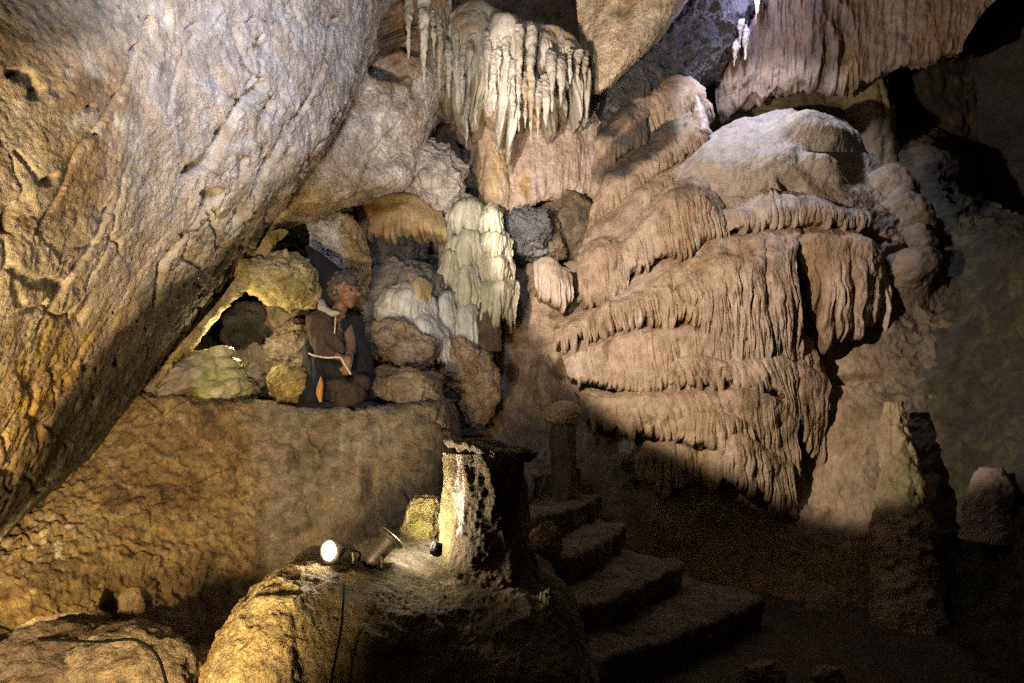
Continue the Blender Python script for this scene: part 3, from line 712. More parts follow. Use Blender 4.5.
for (a, b, c, fr, sd) in (((386, 296), (408, 284), (434, 300), 34, 1), ((404, 322), (424, 316), (446, 334), 34, 2)):
    Dd = 6.55 - .08 * sd
    drapery('drapery', [(*a, Dd + .2), (*b, Dd), (*c, Dd + .2)], [(a[0] - 4, a[1] + 9, Dd + .1), (b[0], b[1] + 9, Dd - .12), (c[0] + 3, c[1] + 9, Dd + .1)],
            [(a[0] - 2, a[1] + fr * .7, Dd + .15), (b[0] + 4, b[1] + fr, Dd - .1), (c[0] + 4, c[1] + fr * .9, Dd + .12)], wm, M_CALC, cW, nu=200, nv=90, amp=.045, space=.085, drop=.09, seed=95 + sd, back=.25, up=.02)
cp = thing('small_stalagmite', P(418, 304, 6.5), 'small yellowish dripstone cap perched on the whitish mound', 'flowstone')
drapery('drapery', [(406, 286, 6.6), (418, 278, 6.5), (431, 286, 6.6)], [(405, 290, 6.55), (418, 283, 6.42), (432, 290, 6.55)], [(406, 303, 6.56), (418, 304, 6.44), (431, 303, 6.56)],
        cp, M_CALC, lambda V: tint(V, np.array((.50, .42, .26)), ((.42, .30, .14), 4, 0, .4)), nu=120, nv=60, amp=.04, space=.06, drop=.05, seed=99, back=.25, up=.0)
loaf(418, 290, 6.62, 13, 12, 96, 'core', cp, lambda V: tint(V, np.array((.5, .42, .26)), ((.42, .3, .14), 4, 0, .4)))
o = lathe('hollow_shade_post', [P(489, 352, 6.9), P(489, 330, 6.88), P(490, 302, 6.9)], [.10, .10, .09], M_FLOW, lambda V: tint(V, np.array((.11, .075, .045)), ((.06, .04, .03), 4, 0, .4)), a=.06, seed=4)  # dark post added where a shadowed hollow lies under the cascade
set_props(o, 'stubby dark brown post in place of the shadowed hollow under the right hem of the cascade', 'dripstone')
pf = thing('drip_fringe', P(552, 298, 7.3), 'small pinkish white drip fringe on the wall between cascade and flowstone', 'dripstone')
drapery('drapery', [(534, 262, 7.45), (550, 258, 7.35), (570, 268, 7.45)], [(534, 270, 7.4), (550, 267, 7.3), (572, 274, 7.4)], [(536, 290, 7.4), (552, 296, 7.3), (572, 298, 7.4)],
        pf, M_CALC, lambda V: tint(V, np.array((.46, .38, .33)), ((.36, .26, .2), 4, 0, .4)), nu=160, nv=70, amp=.06, space=.09, drop=.08, seed=101, back=.35, up=0)

# ================================================================== rose curtain, ochre column, stalactites
rc_rows = [
    [(452, 40, 8.3), (490, 40, 8.1), (530, 40, 8.1), (570, 40, 8.1), (612, 60, 8.2)],
    [(456, 100, 8.0), (490, 100, 7.85), (530, 100, 7.85), (570, 100, 7.85), (612, 110, 8.0)],
    [(464, 160, 7.9), (488, 160, 7.72), (525, 160, 7.72), (562, 155, 7.75), (604, 150, 7.95)],
    [(472, 180, 7.85), (492, 208, 7.66), (520, 200, 7.66), (552, 190, 7.72), (596, 180, 7.95)],
    [(474, 184, 7.9), (498, 222, 7.72), (522, 208, 7.72), (552, 198, 7.8), (595, 190, 8.0)],
    [(474, 180, 8.4), (498, 214, 8.4), (522, 202, 8.4), (552, 194, 8.4), (595, 186, 8.4)]]
def rc_disp(V):
    st = np.array((1, 1, .2))
    return .07 * fbm(V * 1.5, 3) + .06 * (ridged(V * st * 4.5, 3) - .4) + .025 * fbm(V * st * 14, 3) + .012 * fbm(V * 25, 3)
wall('rock_curtain', rc_rows, 320, 300, M_FLOW, rc_disp,
     lambda V: mixc(tint(V, np.array((.40, .31, .26)), ((.44, .38, .34), 1.8, 0, .4, (1, 1, .3)), ((.30, .20, .13), 2.2, .1, .5, (1, 1, .25)), ((.50, .47, .45), 4, .25, .6, (1, 1, .4))), (.38, .24, .08), spot_mask(V, 524, 185, 8, 16, 0, .8, .5, 3) * .8),
     'rose brown stone curtain with a pointed hem below the stalactites', 'rock', kind=None)
o = lathe('stone_column', [P(494, 212, 7.66), P(492, 175, 7.66), P(489, 130, 7.7), P(488, 92, 7.7)], [.17, .16, .12, .10], M_FLOW,
          lambda V: tint(V, np.array((.39, .29, .18)), ((.34, .22, .10), 2, 0, .4, (1, 1, .3)), ((.46, .39, .31), 4, .1, .5, (1, 1, .3))), a=.07, flute=.025, nfl=9, seed=6)
set_props(o, 'tapered ochre stone column standing below the stalactite curtain', 'stalagmite')

sb = P(515, 20, 7.0)
sc_ = thing('stalactite_curtain', sb, 'curtain of whitish stalactites hanging from the roof at the top centre', 'stalactites')
cS = lambda V: tint(V, np.array((.43, .41, .37)), ((.54, .52, .49), 3, 0, .4, (1, 1, .3)), ((.36, .27, .15), 3, .05, .4, (1, 1, .3)), ((.25, .2, .15), 5, .25, .55, (1, 1, .5)))
cS2 = lambda V: tint(V, np.array((.34, .29, .22)), ((.46, .43, .38), 3, 0, .4, (1, 1, .3)), ((.22, .15, .09), 3, .0, .4, (1, 1, .4)), ((.12, .09, .07), 5, .2, .5))
drapery('drapery', [(452, 12, 7.15), (480, 6, 7.1), (505, 14, 7.05), (530, 22, 7.05), (556, 28, 7.1), (580, 46, 7.3)],
        [(446, 34, 7.05), (478, 26, 6.95), (505, 28, 6.9), (530, 30, 6.9), (556, 40, 6.95), (582, 58, 7.2)],
        [(446, 66, 7.1), (475, 72, 7.0), (502, 96, 6.97), (530, 108, 6.95), (556, 92, 7.0), (586, 84, 7.2)], sc_, M_CALC, cS, nu=460, nv=130, amp=.15, space=.10, drop=.46, seed=111, big=.9, back=.5, up=.1)
drapery('drapery', [(436, 30, 7.4), (470, 40, 7.35), (510, 50, 7.3), (555, 60, 7.35)], [(438, 60, 7.35), (470, 66, 7.28), (510, 80, 7.25), (560, 76, 7.3)],
        [(438, 88, 7.4), (470, 100, 7.33), (515, 116, 7.28), (565, 104, 7.33)], sc_, M_CALC, cS2, nu=380, nv=110, amp=.16, space=.17, drop=.25, seed=113, big=.9, back=.5)
drapery('drapery', [(404, 20, 6.75), (425, 16, 6.8), (446, 30, 6.95)], [(402, 40, 6.7), (425, 38, 6.72), (448, 46, 6.9)], [(404, 62, 6.75), (424, 78, 6.75), (446, 70, 6.92)], sc_, M_CALC, cS2, nu=200, nv=100, amp=.12, space=.12, drop=.25, seed=117, big=.8, back=.4)
stal = [(440, 58, 80, 9, 6.85), (457, 36, 72, 7, 6.9), (470, 44, 73, 11, 6.86), (487, 40, 92, 8, 6.86), (499, 45, 84, 7, 6.82), (507, 42, 98, 8, 6.82), (519, 34, 131, 8, 6.78),
        (531, 36, 143, 10, 6.76), (538, 88, 140, 9, 6.8), (546, 84, 128, 9, 6.84), (552, 60, 112, 9, 6.86), (561, 66, 106, 10, 6.9), (570, 58, 84, 7, 6.98), (578, 60, 82, 7, 7.05), (585, 58, 92, 7, 7.15),
        (466, 104, 148, 7, 7.2), (476, 100, 126, 6, 7.2),
        (408, 8, 60, 7, 6.2), (424, 6, 84, 10, 6.35), (434, 20, 58, 6, 6.5), (440, 26, 96, 8, 6.65), (449, 50, 98, 8, 6.82), (463, 52, 104, 7, 6.86), (494, 60, 112, 8, 6.82), (513, 70, 120, 7, 6.78), (525, 80, 128, 6, 6.76)]
for i, (x, y0, y1, w, d) in enumerate(stal):
    if d > 6.7: d -= .10
    k = d / F; L = y1 - y0
    rr = np.array([.5, .55, .46, .38, .32, .25, .16, .03]) * w * k * random.uniform(.65, 1.1)
    ax = [P(x + random.uniform(-1.2, 1.2), y0 - 8, d + .1), P(x, y0 + L * .3, d), P(x + random.uniform(-.8, .8), y0 + L * .7, d), P(x, y1, d)]
    lathe('stalactite', ax, rr, M_CALC, cS, sc_, nu=28, nv=90, a=.045, fs=9, seed=200 + i, st=(1, 1, .6))
o = lathe('stalagmite', [P(700, 136, 7.6), P(701, 118, 7.6), P(696, 96, 7.65)], [.13, .075, .015], M_CALC, cPale, a=.06, seed=9, nu=40, nv=70)
set_props(o, 'white pointed stalagmite at the left shoulder of the flowstone dome', 'stalagmite')
for i, (x, y0, y1, w, d) in enumerate(((741, 8, 48, 5, 6.72), (746, 22, 60, 4, 6.74), (735, 40, 66, 6, 6.8), (757, -4, 24, 4, 6.66))):
    k = d / F
    o = lathe('dripstone_rib', [P(x + 1, y0, d + 1.36), P(x, (y0 + y1) / 2, d + 1.34), P(x - 1, y1, d + 1.38)], np.array([.4, .6, .5, .3, .1]) * w * k, M_CALC, cPale, a=.06, fs=10, seed=230 + i, nu=28, nv=60)
    set_props(o, ('long glistening white drip rib at the top edge under the roof', 'thin white drip rib right beside the long glistening one', 'hooked white drip rib lowest on the black rock band', 'shortest white drip rib touching the top edge of the photo')[i], 'dripstone', 'glistening drip ribs below the roof lamp')

# ================================================================== the great flowstone
fb = P(720, 560, 6.0)
flow = thing('flowstone', fb, 'huge tan flowstone with a pale dome and tiers of fluted draperies', 'flowstone')
def cF(V):
    x, y = proj(V)
    C = tint(V, np.array((.40, .305, .225)), ((.44, .37, .30), 1.6, -.05, .4, (1, 1, .4)), ((.33, .215, .12), 1.8, .05, .45, (1, 1, .3)), ((.25, .18, .12), 4, .15, .5, (1, 1, .5)), ((.17, .115, .07), 2.6, .16, .42, (1, 1, .22)), ((.50, .43, .35), 3.3, .16, .45, (1, 1, .25)), ((.12, .09, .06), 9, .28, .5, (1, 1, .3)))
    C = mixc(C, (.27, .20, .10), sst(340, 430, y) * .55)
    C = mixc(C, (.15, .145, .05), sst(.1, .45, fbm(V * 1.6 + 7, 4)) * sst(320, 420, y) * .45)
    return C
def cDome(V):
    x, y = proj(V)
    C = cF(V)
    C = mixc(C, (.42, .39, .35), (1 - sst(150, 245, y + 14 * fbm(V * 2, 3))) * .85)
    C = mixc(C, (.2, .165, .135), spot_mask(V, 850, 210, 50, 45, 30, .8, .5, 2.5) * .6)
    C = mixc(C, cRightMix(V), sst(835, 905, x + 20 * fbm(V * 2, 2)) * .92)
    return C
dome_rows = [
    [(690, 150, 9.2), (735, 132, 9.3), (785, 124, 9.3), (845, 150, 9.2), (905, 200, 9.0), (950, 262, 8.6), (1000, 300, 8)],
    [(672, 158, 7.9), (738, 122, 7.85), (790, 112, 7.85), (848, 140, 7.8), (902, 190, 7.7), (940, 255, 7.4), (980, 300, 7.0)],
    [(655, 185, 7.6), (715, 148, 7.35), (780, 140, 7.3), (840, 165, 7.3), (890, 208, 7.3), (926, 262, 7.15), (965, 310, 6.8)],
    [(630, 225, 7.5), (705, 195, 7.15), (780, 190, 7.05), (840, 208, 7.05), (884, 245, 7.1), (920, 290, 7.0), (960, 330, 6.6)],
    [(590, 300, 7.5), (690, 300, 7.3), (780, 300, 7.2), (842, 300, 7.1), (888, 306, 6.95), (930, 325, 6.75), (965, 350, 6.45)],
    [(580, 400, 7.2), (690, 400, 7.05), (780, 400, 6.95), (842, 390, 6.75), (890, 385, 6.6), (930, 390, 6.4), (965, 400, 6.2)],
    [(580, 490, 6.85), (690, 490, 6.55), (780, 490, 6.45), (842, 480, 6.35), (890, 480, 6.2), (930, 480, 6.05), (970, 490, 5.85)],
    [(600, 560, 6.5), (690, 570, 6.1), (780, 575, 5.85), (842, 580, 5.7), (890, 580, 5.6), (935, 580, 5.5), (980, 590, 5.3)],
    [(640, 640, 6.0), (700, 650, 5.4), (770, 655, 5.0), (830, 660, 4.8), (885, 660, 4.7), (930, 660, 4.6), (985, 660, 4.5)],
    [(640, 720, 5.6), (700, 720, 4.8), (770, 720, 4.3), (830, 720, 4.1), (885, 720, 4.0), (930, 720, 4.0), (990, 720, 3.9)]]
def dome_disp(V):
    x, y = proj(V)
    r = sst(850, 900, x)
    d = .12 * fbm(V * 1.2, 3) + .04 * fbm(V * 4, 3) + .012 * fbm(V * 16, 3) + .008 * (ridged(V * 34, 2) - .4)
    d = d + r * (.10 * (ridged(V * 2.6, 3) - .4) + .03 * fbm(V * 10, 3))
    d = d + sst(470, 540, y) * (.10 * fbm(V * 2.2, 3) + .05 * (ridged(V * 6, 3) - .4))
    return d
def dome_extra(V):
    d = .22 * spot_mask(V, 812, 136, 46, 15, 14, .7, .2, 2) + .14 * spot_mask(V, 820, 170, 24, 8, 20, .9, .2, 3) - .16 * spot_mask(V, 792, 186, 16, 8, 20, .8, .3, 4) + .1 * spot_mask(V, 760, 165, 60, 25, 0, .9, .3, 2)
    d = d - .35 * spot_mask(V, 868, 258, 12, 26, 8, .8, .4, 4)
    d = d + .22 * spot_mask(V, 905, 290, 40, 16, 12, .9, .3, 2) - .2 * spot_mask(V, 925, 288, 10, 7, 0, .8, .3, 4)
    return d - .12 * spot_mask(V, 850, 378, 40, 5, -4, .8, .5, 4)
V, t = patch(dome_rows, 620, 720); Nn = grid_normals(V)
V = V + Nn * (dome_disp(V) + dome_extra(V))[..., None]
grid_obj('dome', V, M_FLOW, cDome(V), flow)

dkt = lambda V: mixc(cF(V), DARK, np.clip(spot_mask(V, 638, 146, 56, 22, -36, .5, .35, 4) * 1.5, 0, .97))
dkt0 = lambda V: mixc(dkt(V), DARK, np.clip(spot_mask(V, 612, 114, 30, 22, -50, .5, .35, 4) * 1.5, 0, .97))
FR = [
    # name-less list: top, lip, bottom, options
    # small tier under the black band
    ([(596, 122, 8.0), (612, 102, 7.9), (640, 98, 7.8), (656, 106, 7.8)], [(596, 142, 7.72), (612, 124, 7.6), (630, 112, 7.55), (646, 120, 7.6)], [(592, 196, 7.8), (602, 172, 7.7), (625, 152, 7.62), (650, 140, 7.62)], dict(seed=1, nu=260, cf=dkt0, amp=.03, space=0.064, drop=.05)),
    # fringe hanging from the black band
    ([(632, 104, 8.0), (662, 78, 8.0), (690, 78, 8.0), (706, 88, 8.05)], [(634, 112, 7.75), (662, 90, 7.7), (690, 88, 7.75), (708, 98, 7.82)], [(644, 138, 7.8), (668, 132, 7.75), (694, 128, 7.8), (712, 116, 7.9)], dict(seed=2, nu=320, amp=.06, space=0.080, drop=.10)),
    # tier with the black top
    ([(590, 190, 8.0), (612, 152, 7.9), (650, 126, 7.8), (690, 112, 7.8)], [(594, 204, 7.65), (614, 178, 7.5), (655, 150, 7.4), (700, 124, 7.5)], [(588, 224, 7.75), (612, 204, 7.6), (660, 172, 7.48), (706, 140, 7.6)], dict(seed=3, nu=340, cf=dkt, amp=.026, space=0.068, drop=.04)),
    ([(580, 225, 7.9), (606, 200, 7.75), (650, 172, 7.6), (700, 140, 7.7)], [(584, 240, 7.55), (612, 216, 7.4), (655, 186, 7.28), (705, 152, 7.5)], [(575, 262, 7.65), (606, 244, 7.48), (645, 212, 7.34), (705, 170, 7.55)], dict(seed=4, nu=340, cf=dkt, amp=.028, space=0.064, drop=.04)),
    # left lobe and the big fringe
    ([(580, 250, 7.5), (602, 236, 7.4), (626, 232, 7.4)], [(578, 266, 7.35), (602, 252, 7.2), (628, 250, 7.25)], [(578, 296, 7.42), (600, 305, 7.25), (628, 290, 7.3)], dict(seed=5, nu=240, amp=.05, space=0.064, drop=.06, start=-.1)),
    ([(610, 236, 7.4), (640, 204, 7.3), (672, 182, 7.2), (704, 176, 7.2), (722, 192, 7.3)], [(616, 250, 7.22), (642, 222, 7.08), (674, 198, 7.0), (704, 196, 7.0), (724, 214, 7.1)], [(626, 274, 7.28), (646, 266, 7.14), (674, 252, 7.04), (706, 240, 7.02), (728, 236, 7.1)], dict(seed=6, nu=420, amp=.05, space=0.064, drop=.09)),
    # hem running right below the dome
    ([(708, 196, 7.25), (745, 196, 7.1), (790, 192, 7.05), (835, 196, 7.05), (866, 206, 7.1)], [(712, 212, 7.1), (748, 210, 6.97), (790, 206, 6.92), (835, 208, 6.92), (868, 216, 7.0)], [(714, 234, 7.12), (748, 228, 7.0), (790, 224, 6.95), (835, 223, 6.95), (868, 226, 7.0)], dict(seed=7, nu=420, amp=.05, space=0.064, drop=.06, cf=cDome)),
    # the long central fringe
    ([(552, 322, 7.5), (600, 300, 7.3), (640, 276, 7.1), (680, 250, 6.98), (720, 236, 6.9), (760, 228, 6.86), (800, 226, 6.9)], [(555, 332, 7.35), (602, 312, 7.12), (642, 298, 6.93), (682, 286, 6.8), (722, 272, 6.7), (760, 260, 6.66), (796, 262, 6.74)],
     [(556, 346, 7.36), (602, 334, 7.15), (642, 322, 6.97), (682, 328, 6.86), (722, 342, 6.8), (760, 348, 6.76), (800, 354, 6.84)], dict(seed=8, nu=760, nv=160, amp=.13, space=0.076, drop=.36, curl=.45)),
    # right hand fringe past the dark cleft
    ([(782, 226, 7.0), (815, 224, 6.9), (850, 228, 6.9), (880, 244, 7.05)], [(790, 244, 6.9), (818, 242, 6.78), (850, 246, 6.76), (882, 262, 6.95)], [(806, 290, 7.0), (830, 318, 6.86), (856, 322, 6.82), (884, 310, 6.98)], dict(seed=9, nu=380, nv=140, amp=.10, space=0.112, drop=.22, curl=.25)),
    # middle tiers
    ([(560, 350, 7.4), (600, 330, 7.1), (650, 320, 6.95), (700, 322, 6.88), (770, 334, 6.85), (812, 340, 6.95)], [(562, 358, 7.25), (602, 342, 6.97), (650, 334, 6.8), (700, 332, 6.72), (770, 344, 6.7), (816, 352, 6.82)], [(568, 376, 7.26), (604, 386, 7.0), (648, 390, 6.84), (690, 386, 6.78), (760, 372, 6.76), (818, 376, 6.84)], dict(seed=10, nu=640, nv=120, amp=.055, space=0.060, drop=.07)),
    ([(650, 362, 6.9), (690, 350, 6.8), (740, 352, 6.75), (790, 350, 6.75), (822, 362, 6.9)], [(652, 368, 6.78), (692, 358, 6.66), (740, 362, 6.6), (790, 362, 6.6), (826, 384, 6.78)], [(656, 384, 6.8), (695, 386, 6.7), (745, 384, 6.66), (786, 400, 6.65), (820, 470, 6.72)], dict(seed=11, nu=520, nv=130, amp=.07, space=0.068, drop=.12)),
    ([(572, 388, 7.1), (620, 392, 6.85), (690, 388, 6.7), (750, 382, 6.62), (800, 400, 6.68)], [(580, 398, 6.98), (622, 400, 6.72), (690, 398, 6.56), (750, 396, 6.48), (800, 424, 6.56)], [(588, 418, 7.0), (630, 430, 6.76), (690, 436, 6.6), (750, 450, 6.52), (800, 520, 6.52)], dict(seed=12, nu=560, nv=130, amp=.065, space=0.080, drop=.14)),
    # bottom lobes
    ([(680, 412, 6.6), (712, 404, 6.52), (750, 416, 6.55)], [(678, 420, 6.48), (712, 412, 6.38), (752, 424, 6.44)], [(676, 442, 6.5), (712, 446, 6.4), (754, 446, 6.46)], dict(seed=13, nu=220, nv=90, amp=.06, space=0.088, drop=.08)),
    ([(700, 442, 6.5), (740, 430, 6.42), (790, 450, 6.5)], [(698, 452, 6.4), (740, 442, 6.3), (794, 470, 6.38)], [(696, 474, 6.42), (740, 484, 6.32), (798, 524, 6.36)], dict(seed=14, nu=260, nv=100, amp=.06, space=0.096, drop=.12)),
    ([(636, 446, 6.7), (666, 436, 6.6), (702, 448, 6.6)], [(634, 456, 6.58), (666, 446, 6.46), (704, 458, 6.48)], [(634, 480, 6.6), (668, 488, 6.48), (706, 480, 6.5)], dict(seed=15, nu=220, nv=90, amp=.06, space=0.096, drop=.08)),
]
for (T_, L_, B_, kw) in FR:
    if kw['seed'] in (1, 2, 3, 4):
        T_ = [(x, y, d - .12) for x, y, d in T_]; kw = dict(kw, curl=.10, back=.3); L_ = [(x, y, d + .08) for x, y, d in L_]; B_ = [(x, y, d + .06) for x, y, d in B_]
    T_ = [(x, y, d + .06) for x, y, d in T_]; L_ = [(x, y, d - .10) for x, y, d in L_]; B_ = [(x, y, d - .13) for x, y, d in B_]
    kw = dict(kw); cf = kw.pop('cf', cF)
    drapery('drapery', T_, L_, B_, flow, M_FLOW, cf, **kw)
for i, (x, y, rx, ry, d) in enumerate(((890, 196, 24, 30, 7.5), (908, 222, 22, 32, 7.3), (916, 246, 17, 24, 7.15), (908, 272, 30, 20, 6.95))):
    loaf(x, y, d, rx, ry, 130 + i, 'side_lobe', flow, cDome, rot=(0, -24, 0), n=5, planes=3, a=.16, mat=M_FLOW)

rock('boulder', 785, 118, 9.0, 100, 34, 'dim greenish brown rock filling the gap between dome and overhang', 'rock', lambda V: tint(V, np.array((.20, .16, .10)), ((.12, .12, .05), 2, 0, .4), ((.27, .21, .15), 3, .1, .5)), seed=143, n=6, planes=4, a=.2, rz=20)
rock('boulder', 925, 110, 9.4, 60, 90, 'dark streaked rock mass at the upper right behind the dome', 'rock', lambda V: tint(V, np.array((.035, .03, .025)), ((.02, .02, .02), 2, 0, .4), ((.07, .055, .04), 3, .1, .5, (1, 1, .3))), seed=144, n=6, planes=5, a=.25, rz=25)
o = rock('rock_chip', 627, 450, 6.6, 8, 8, 'small bright white rock chip at the left foot of the flowstone', 'rock', lambda V: tint(V, np.array((.46, .40, .33)), ((.3, .24, .18), 8, 0, .4)), seed=141, mat=M_CALC, a=.5, planes=12)
o = lathe('stalagmite', [P(908, 660, 4.78), P(905, 560, 5.3), P(899, 470, 5.8), P(893, 402, 6.1)], [.26, .26, .2, .14, .07], M_FLOW,
          lambda V: tint(V, np.array((.32, .25, .16)), ((.17, .155, .07), 2, 0, .4, (1, 1, .4)), ((.40, .32, .22), 3, .1, .5, (1, 1, .4))), a=.09, fs=4, flute=.012, nfl=9, seed=12, nu=110, nv=260)
set_props(o, 'tall brown stalagmite leaning against the right wall', 'stalagmite')
o = lathe('stalagmite', [P(990, 540, 4.9), P(990, 500, 5.05), P(990, 468, 5.1)], [.19, .16, .15, .14, .12, .06], M_FLOW, lambda V: tint(V, np.array((.22, .19, .16)), ((.12, .10, .08), 4, 0, .5)), a=.05, seed=15, nu=60, nv=80)
set_props(o, 'short grey knob stalagmite low on the far right wall', 'stalagmite')
o = lathe('stone_column', [P(872, 215, 8.7), P(872, 160, 8.7), P(868, 100, 8.7), P(860, 60, 8.7)], [.32, .30, .24, .3], M_FLOW, lambda V: tint(V, np.array((.27, .2, .1)), ((.17, .15, .06), 2, 0, .5), ((.1, .08, .06), 3, .2, .5)), a=.08, fs=3, flute=.06, nfl=8, seed=17)
set_props(o, 'dim ochre column joining roof and rock behind the flowstone dome', 'stalagmite')

# ================================================================== foreground: pedestal, broken stalagmite, steps
ped_rows = [
    [(190, 800, 3.9), (250, 700, 4.1), (310, 640, 4.2), (380, 620, 4.3), (450, 620, 4.3), (520, 620, 4.3), (570, 640, 4.2), (610, 720, 3.9)],
    [(196, 720, 3.2), (236, 640, 3.3), (270, 592, 3.4), (320, 560, 3.6), (385, 540, 3.8), (440, 536, 3.9), (520, 548, 3.9), (560, 585, 3.7), (596, 690, 3.4)],
    [(196, 705, 2.95), (230, 632, 2.98), (264, 592, 3.0), (310, 562, 3.12), (370, 562, 3.2), (440, 566, 3.3), (510, 580, 3.35), (556, 600, 3.3), (590, 700, 3.1)],
    [(198, 705, 2.75), (230, 640, 2.7), (264, 605, 2.7), (308, 590, 2.8), (370, 590, 2.9), (440, 598, 3.0), (510, 604, 3.05), (556, 622, 3.05), (588, 710, 2.95)],
    [(194, 730, 2.6), (226, 680, 2.5), (264, 655, 2.45), (310, 650, 2.55), (370, 655, 2.65), (440, 662, 2.75), (505, 668, 2.8), (556, 685, 2.8), (590, 740, 2.8)],
    [(180, 860, 2.5), (220, 850, 2.4), (262, 850, 2.35), (312, 850, 2.4), (372, 850, 2.5), (440, 850, 2.55), (510, 850, 2.6), (560, 850, 2.6), (600, 860, 2.7)]]
def ped_disp(V):
    x, y = proj(V)
    l = 1 - sst(290, 330, x)
    d = .05 * fbm(V * 1.8, 3) + .045 * (ridged(V * np.array((1.4, 1.4, .8)) * 2.4, 3) - .4) + .018 * fbm(V * 10, 4) + .007 * (ridged(V * 26, 3) - .4)
    return d + l * (.05 * (ridged(V * np.array((1.3, 1.3, .7)) * 4.5 + 5, 3) - .4) + .012 * fbm(V * 28, 3))
def ped_col(V):
    x, y = proj(V)
    C = tint(V, np.array((.21, .16, .085)), ((.13, .095, .05), 2, -.1, .4), ((.28, .24, .14), 5, .1, .5), ((.10, .10, .035), 2.6, .1, .5))
    C2 = tint(V, np.array((.46, .36, .18)), ((.34, .22, .08), 3, -.05, .45), ((.54, .48, .32), 6, .1, .5), ((.24, .17, .09), 7, .3, .6))
    C = mixc(C, C2, 1 - sst(285, 325, x + 12 * fbm(V * 4, 3)))  # lamplit left flank painted lighter, mossy right side darker
    C = mixc(C, (.55, .48, .36), spot_mask(V, 415, 552, 36, 22, 0, .6, .35, 6))  # pale calcite patch, whitened further for the floodlight's glare
    return C
V, t = patch(ped_rows, 620, 460); Nn = grid_normals(V); V = V + Nn * ped_disp(V)[..., None]
set_props(grid_obj('pedestal_boulder', V, M_WALL, ped_col(V)), 'large mossy boulder in the foreground carrying the broken stalagmite and the two floodlights', 'boulder')

# broken stalagmite with a flat top
st_b = P(484, 585, 3.4)
stump = thing('broken_stalagmite', st_b, 'broken stalagmite stump with a flat top and white streaks down its left face', 'stalagmite')
def stump_col(V):
    C = tint(V, np.array((.15, .105, .06)), ((.09, .065, .04), 4, 0, .4, (1, 1, .4)), ((.12, .11, .04), 3, .1, .5, (1, 1, .4)))
    x, y = proj(V)
    runs = sst(.07, .2, fbm(V * np.array((17, 17, 3.2)) + 3, 4)) * (1 - sst(466, 480, x + 8 * fbm(V * 5, 2))) * (1 - sst(530, 556, y + 20 * fbm(V * 9, 2)))
    C = mixc(C, (.66, .62, .50), runs)
    C = mixc(C, (.30, .29, .11), (1 - sst(446, 458, x + 5 * fbm(V * 9, 2))) * .4 * (1 - runs))
    return C
def stump_trunk():
    rows = [(585, 442, 552), (560, 443, 536), (530, 444, 528), (500, 445, 525), (470, 446, 523), (452, 446, 522)]
    nu, nv = 200, 260
    th = np.linspace(0, 2 * math.pi, nu, endpoint=False)
    R = []
    for (y, x0, x1) in rows:
        d = 3.4 if y < 540 else 3.4 - (y - 540) * .001
        c = P((x0 + x1) / 2, y, d); r = (x1 - x0) / 2 * d / F
        R.append(np.stack([c[0] + r * np.cos(th), c[1] + r * .85 * np.sin(th), 0 * th + c[2]], -1))
    V, t = herm(np.array(R), nv)
    C0 = V.mean(1, keepdims=True)
    N = V - C0; N[..., 2] = 0; N /= np.linalg.norm(N, axis=-1)[..., None]
    st = np.array((1, 1, .35))
    d = .045 * fbm(V * st * 4.5, 3) + .035 * (ridged(V * st * 9 + 2, 3) - .4) + .012 * fbm(V * st * 26, 3) + .006 * fbm(V * 40, 2)
    return V + N * d[..., None]
V = stump_trunk()
Vt = np.concatenate([V, V[-1:].mean(1, keepdims=True).repeat(V.shape[1], 1)])
grid_obj('trunk', Vt, M_WALL, stump_col(Vt), stump, wrap=True)
# flat top slab with a lip that juts right
def cap_slab():
    nu = 160; th = np.linspace(0, 2 * math.pi, nu, endpoint=False)
    c = P(484, 452, 3.4)
    rad = .19 + .05 * fbm(np.stack([np.cos(th) * 3, np.sin(th) * 3, 0 * th], -1), 4)
    ex = rad * np.cos(th); ey = rad * .95 * np.sin(th)
    ex = np.where(ex > 0, ex * (1.0 + .32 * np.abs(np.cos(th))**3), ex)
    rows = []
    for (k, z) in ((0, -.06), (.8, -.055), (.95, -.03), (1.0, -.012), (.98, .0), (.8, .008), (.5, .014), (.2, .02), (0, .02)):
        tilt = -.17 * ex * k
        rows.append(np.stack([c[0] + ex * k, c[1] + ey * k, c[2] + z + tilt + .03 + .006 * math.sin(k * 9)], -1))
    V, t = herm(np.array(rows), 90)
    V[..., 2] += .035 * fbm(V * np.array((7, 7, 1)), 4) + .008 * (ridged(V * np.array((9, 14, 1)), 3) - .4)
    V[..., :2] += .012 * fbm(V * 9, 3)[..., None]
    return V
V = cap_slab()
grid_obj('flat_top', V, M_WALL, tint(V, np.array((.27, .21, .15)), ((.18, .13, .08), 6, 0, .4), ((.36, .30, .23), 9, .1, .5)), stump, wrap=True)

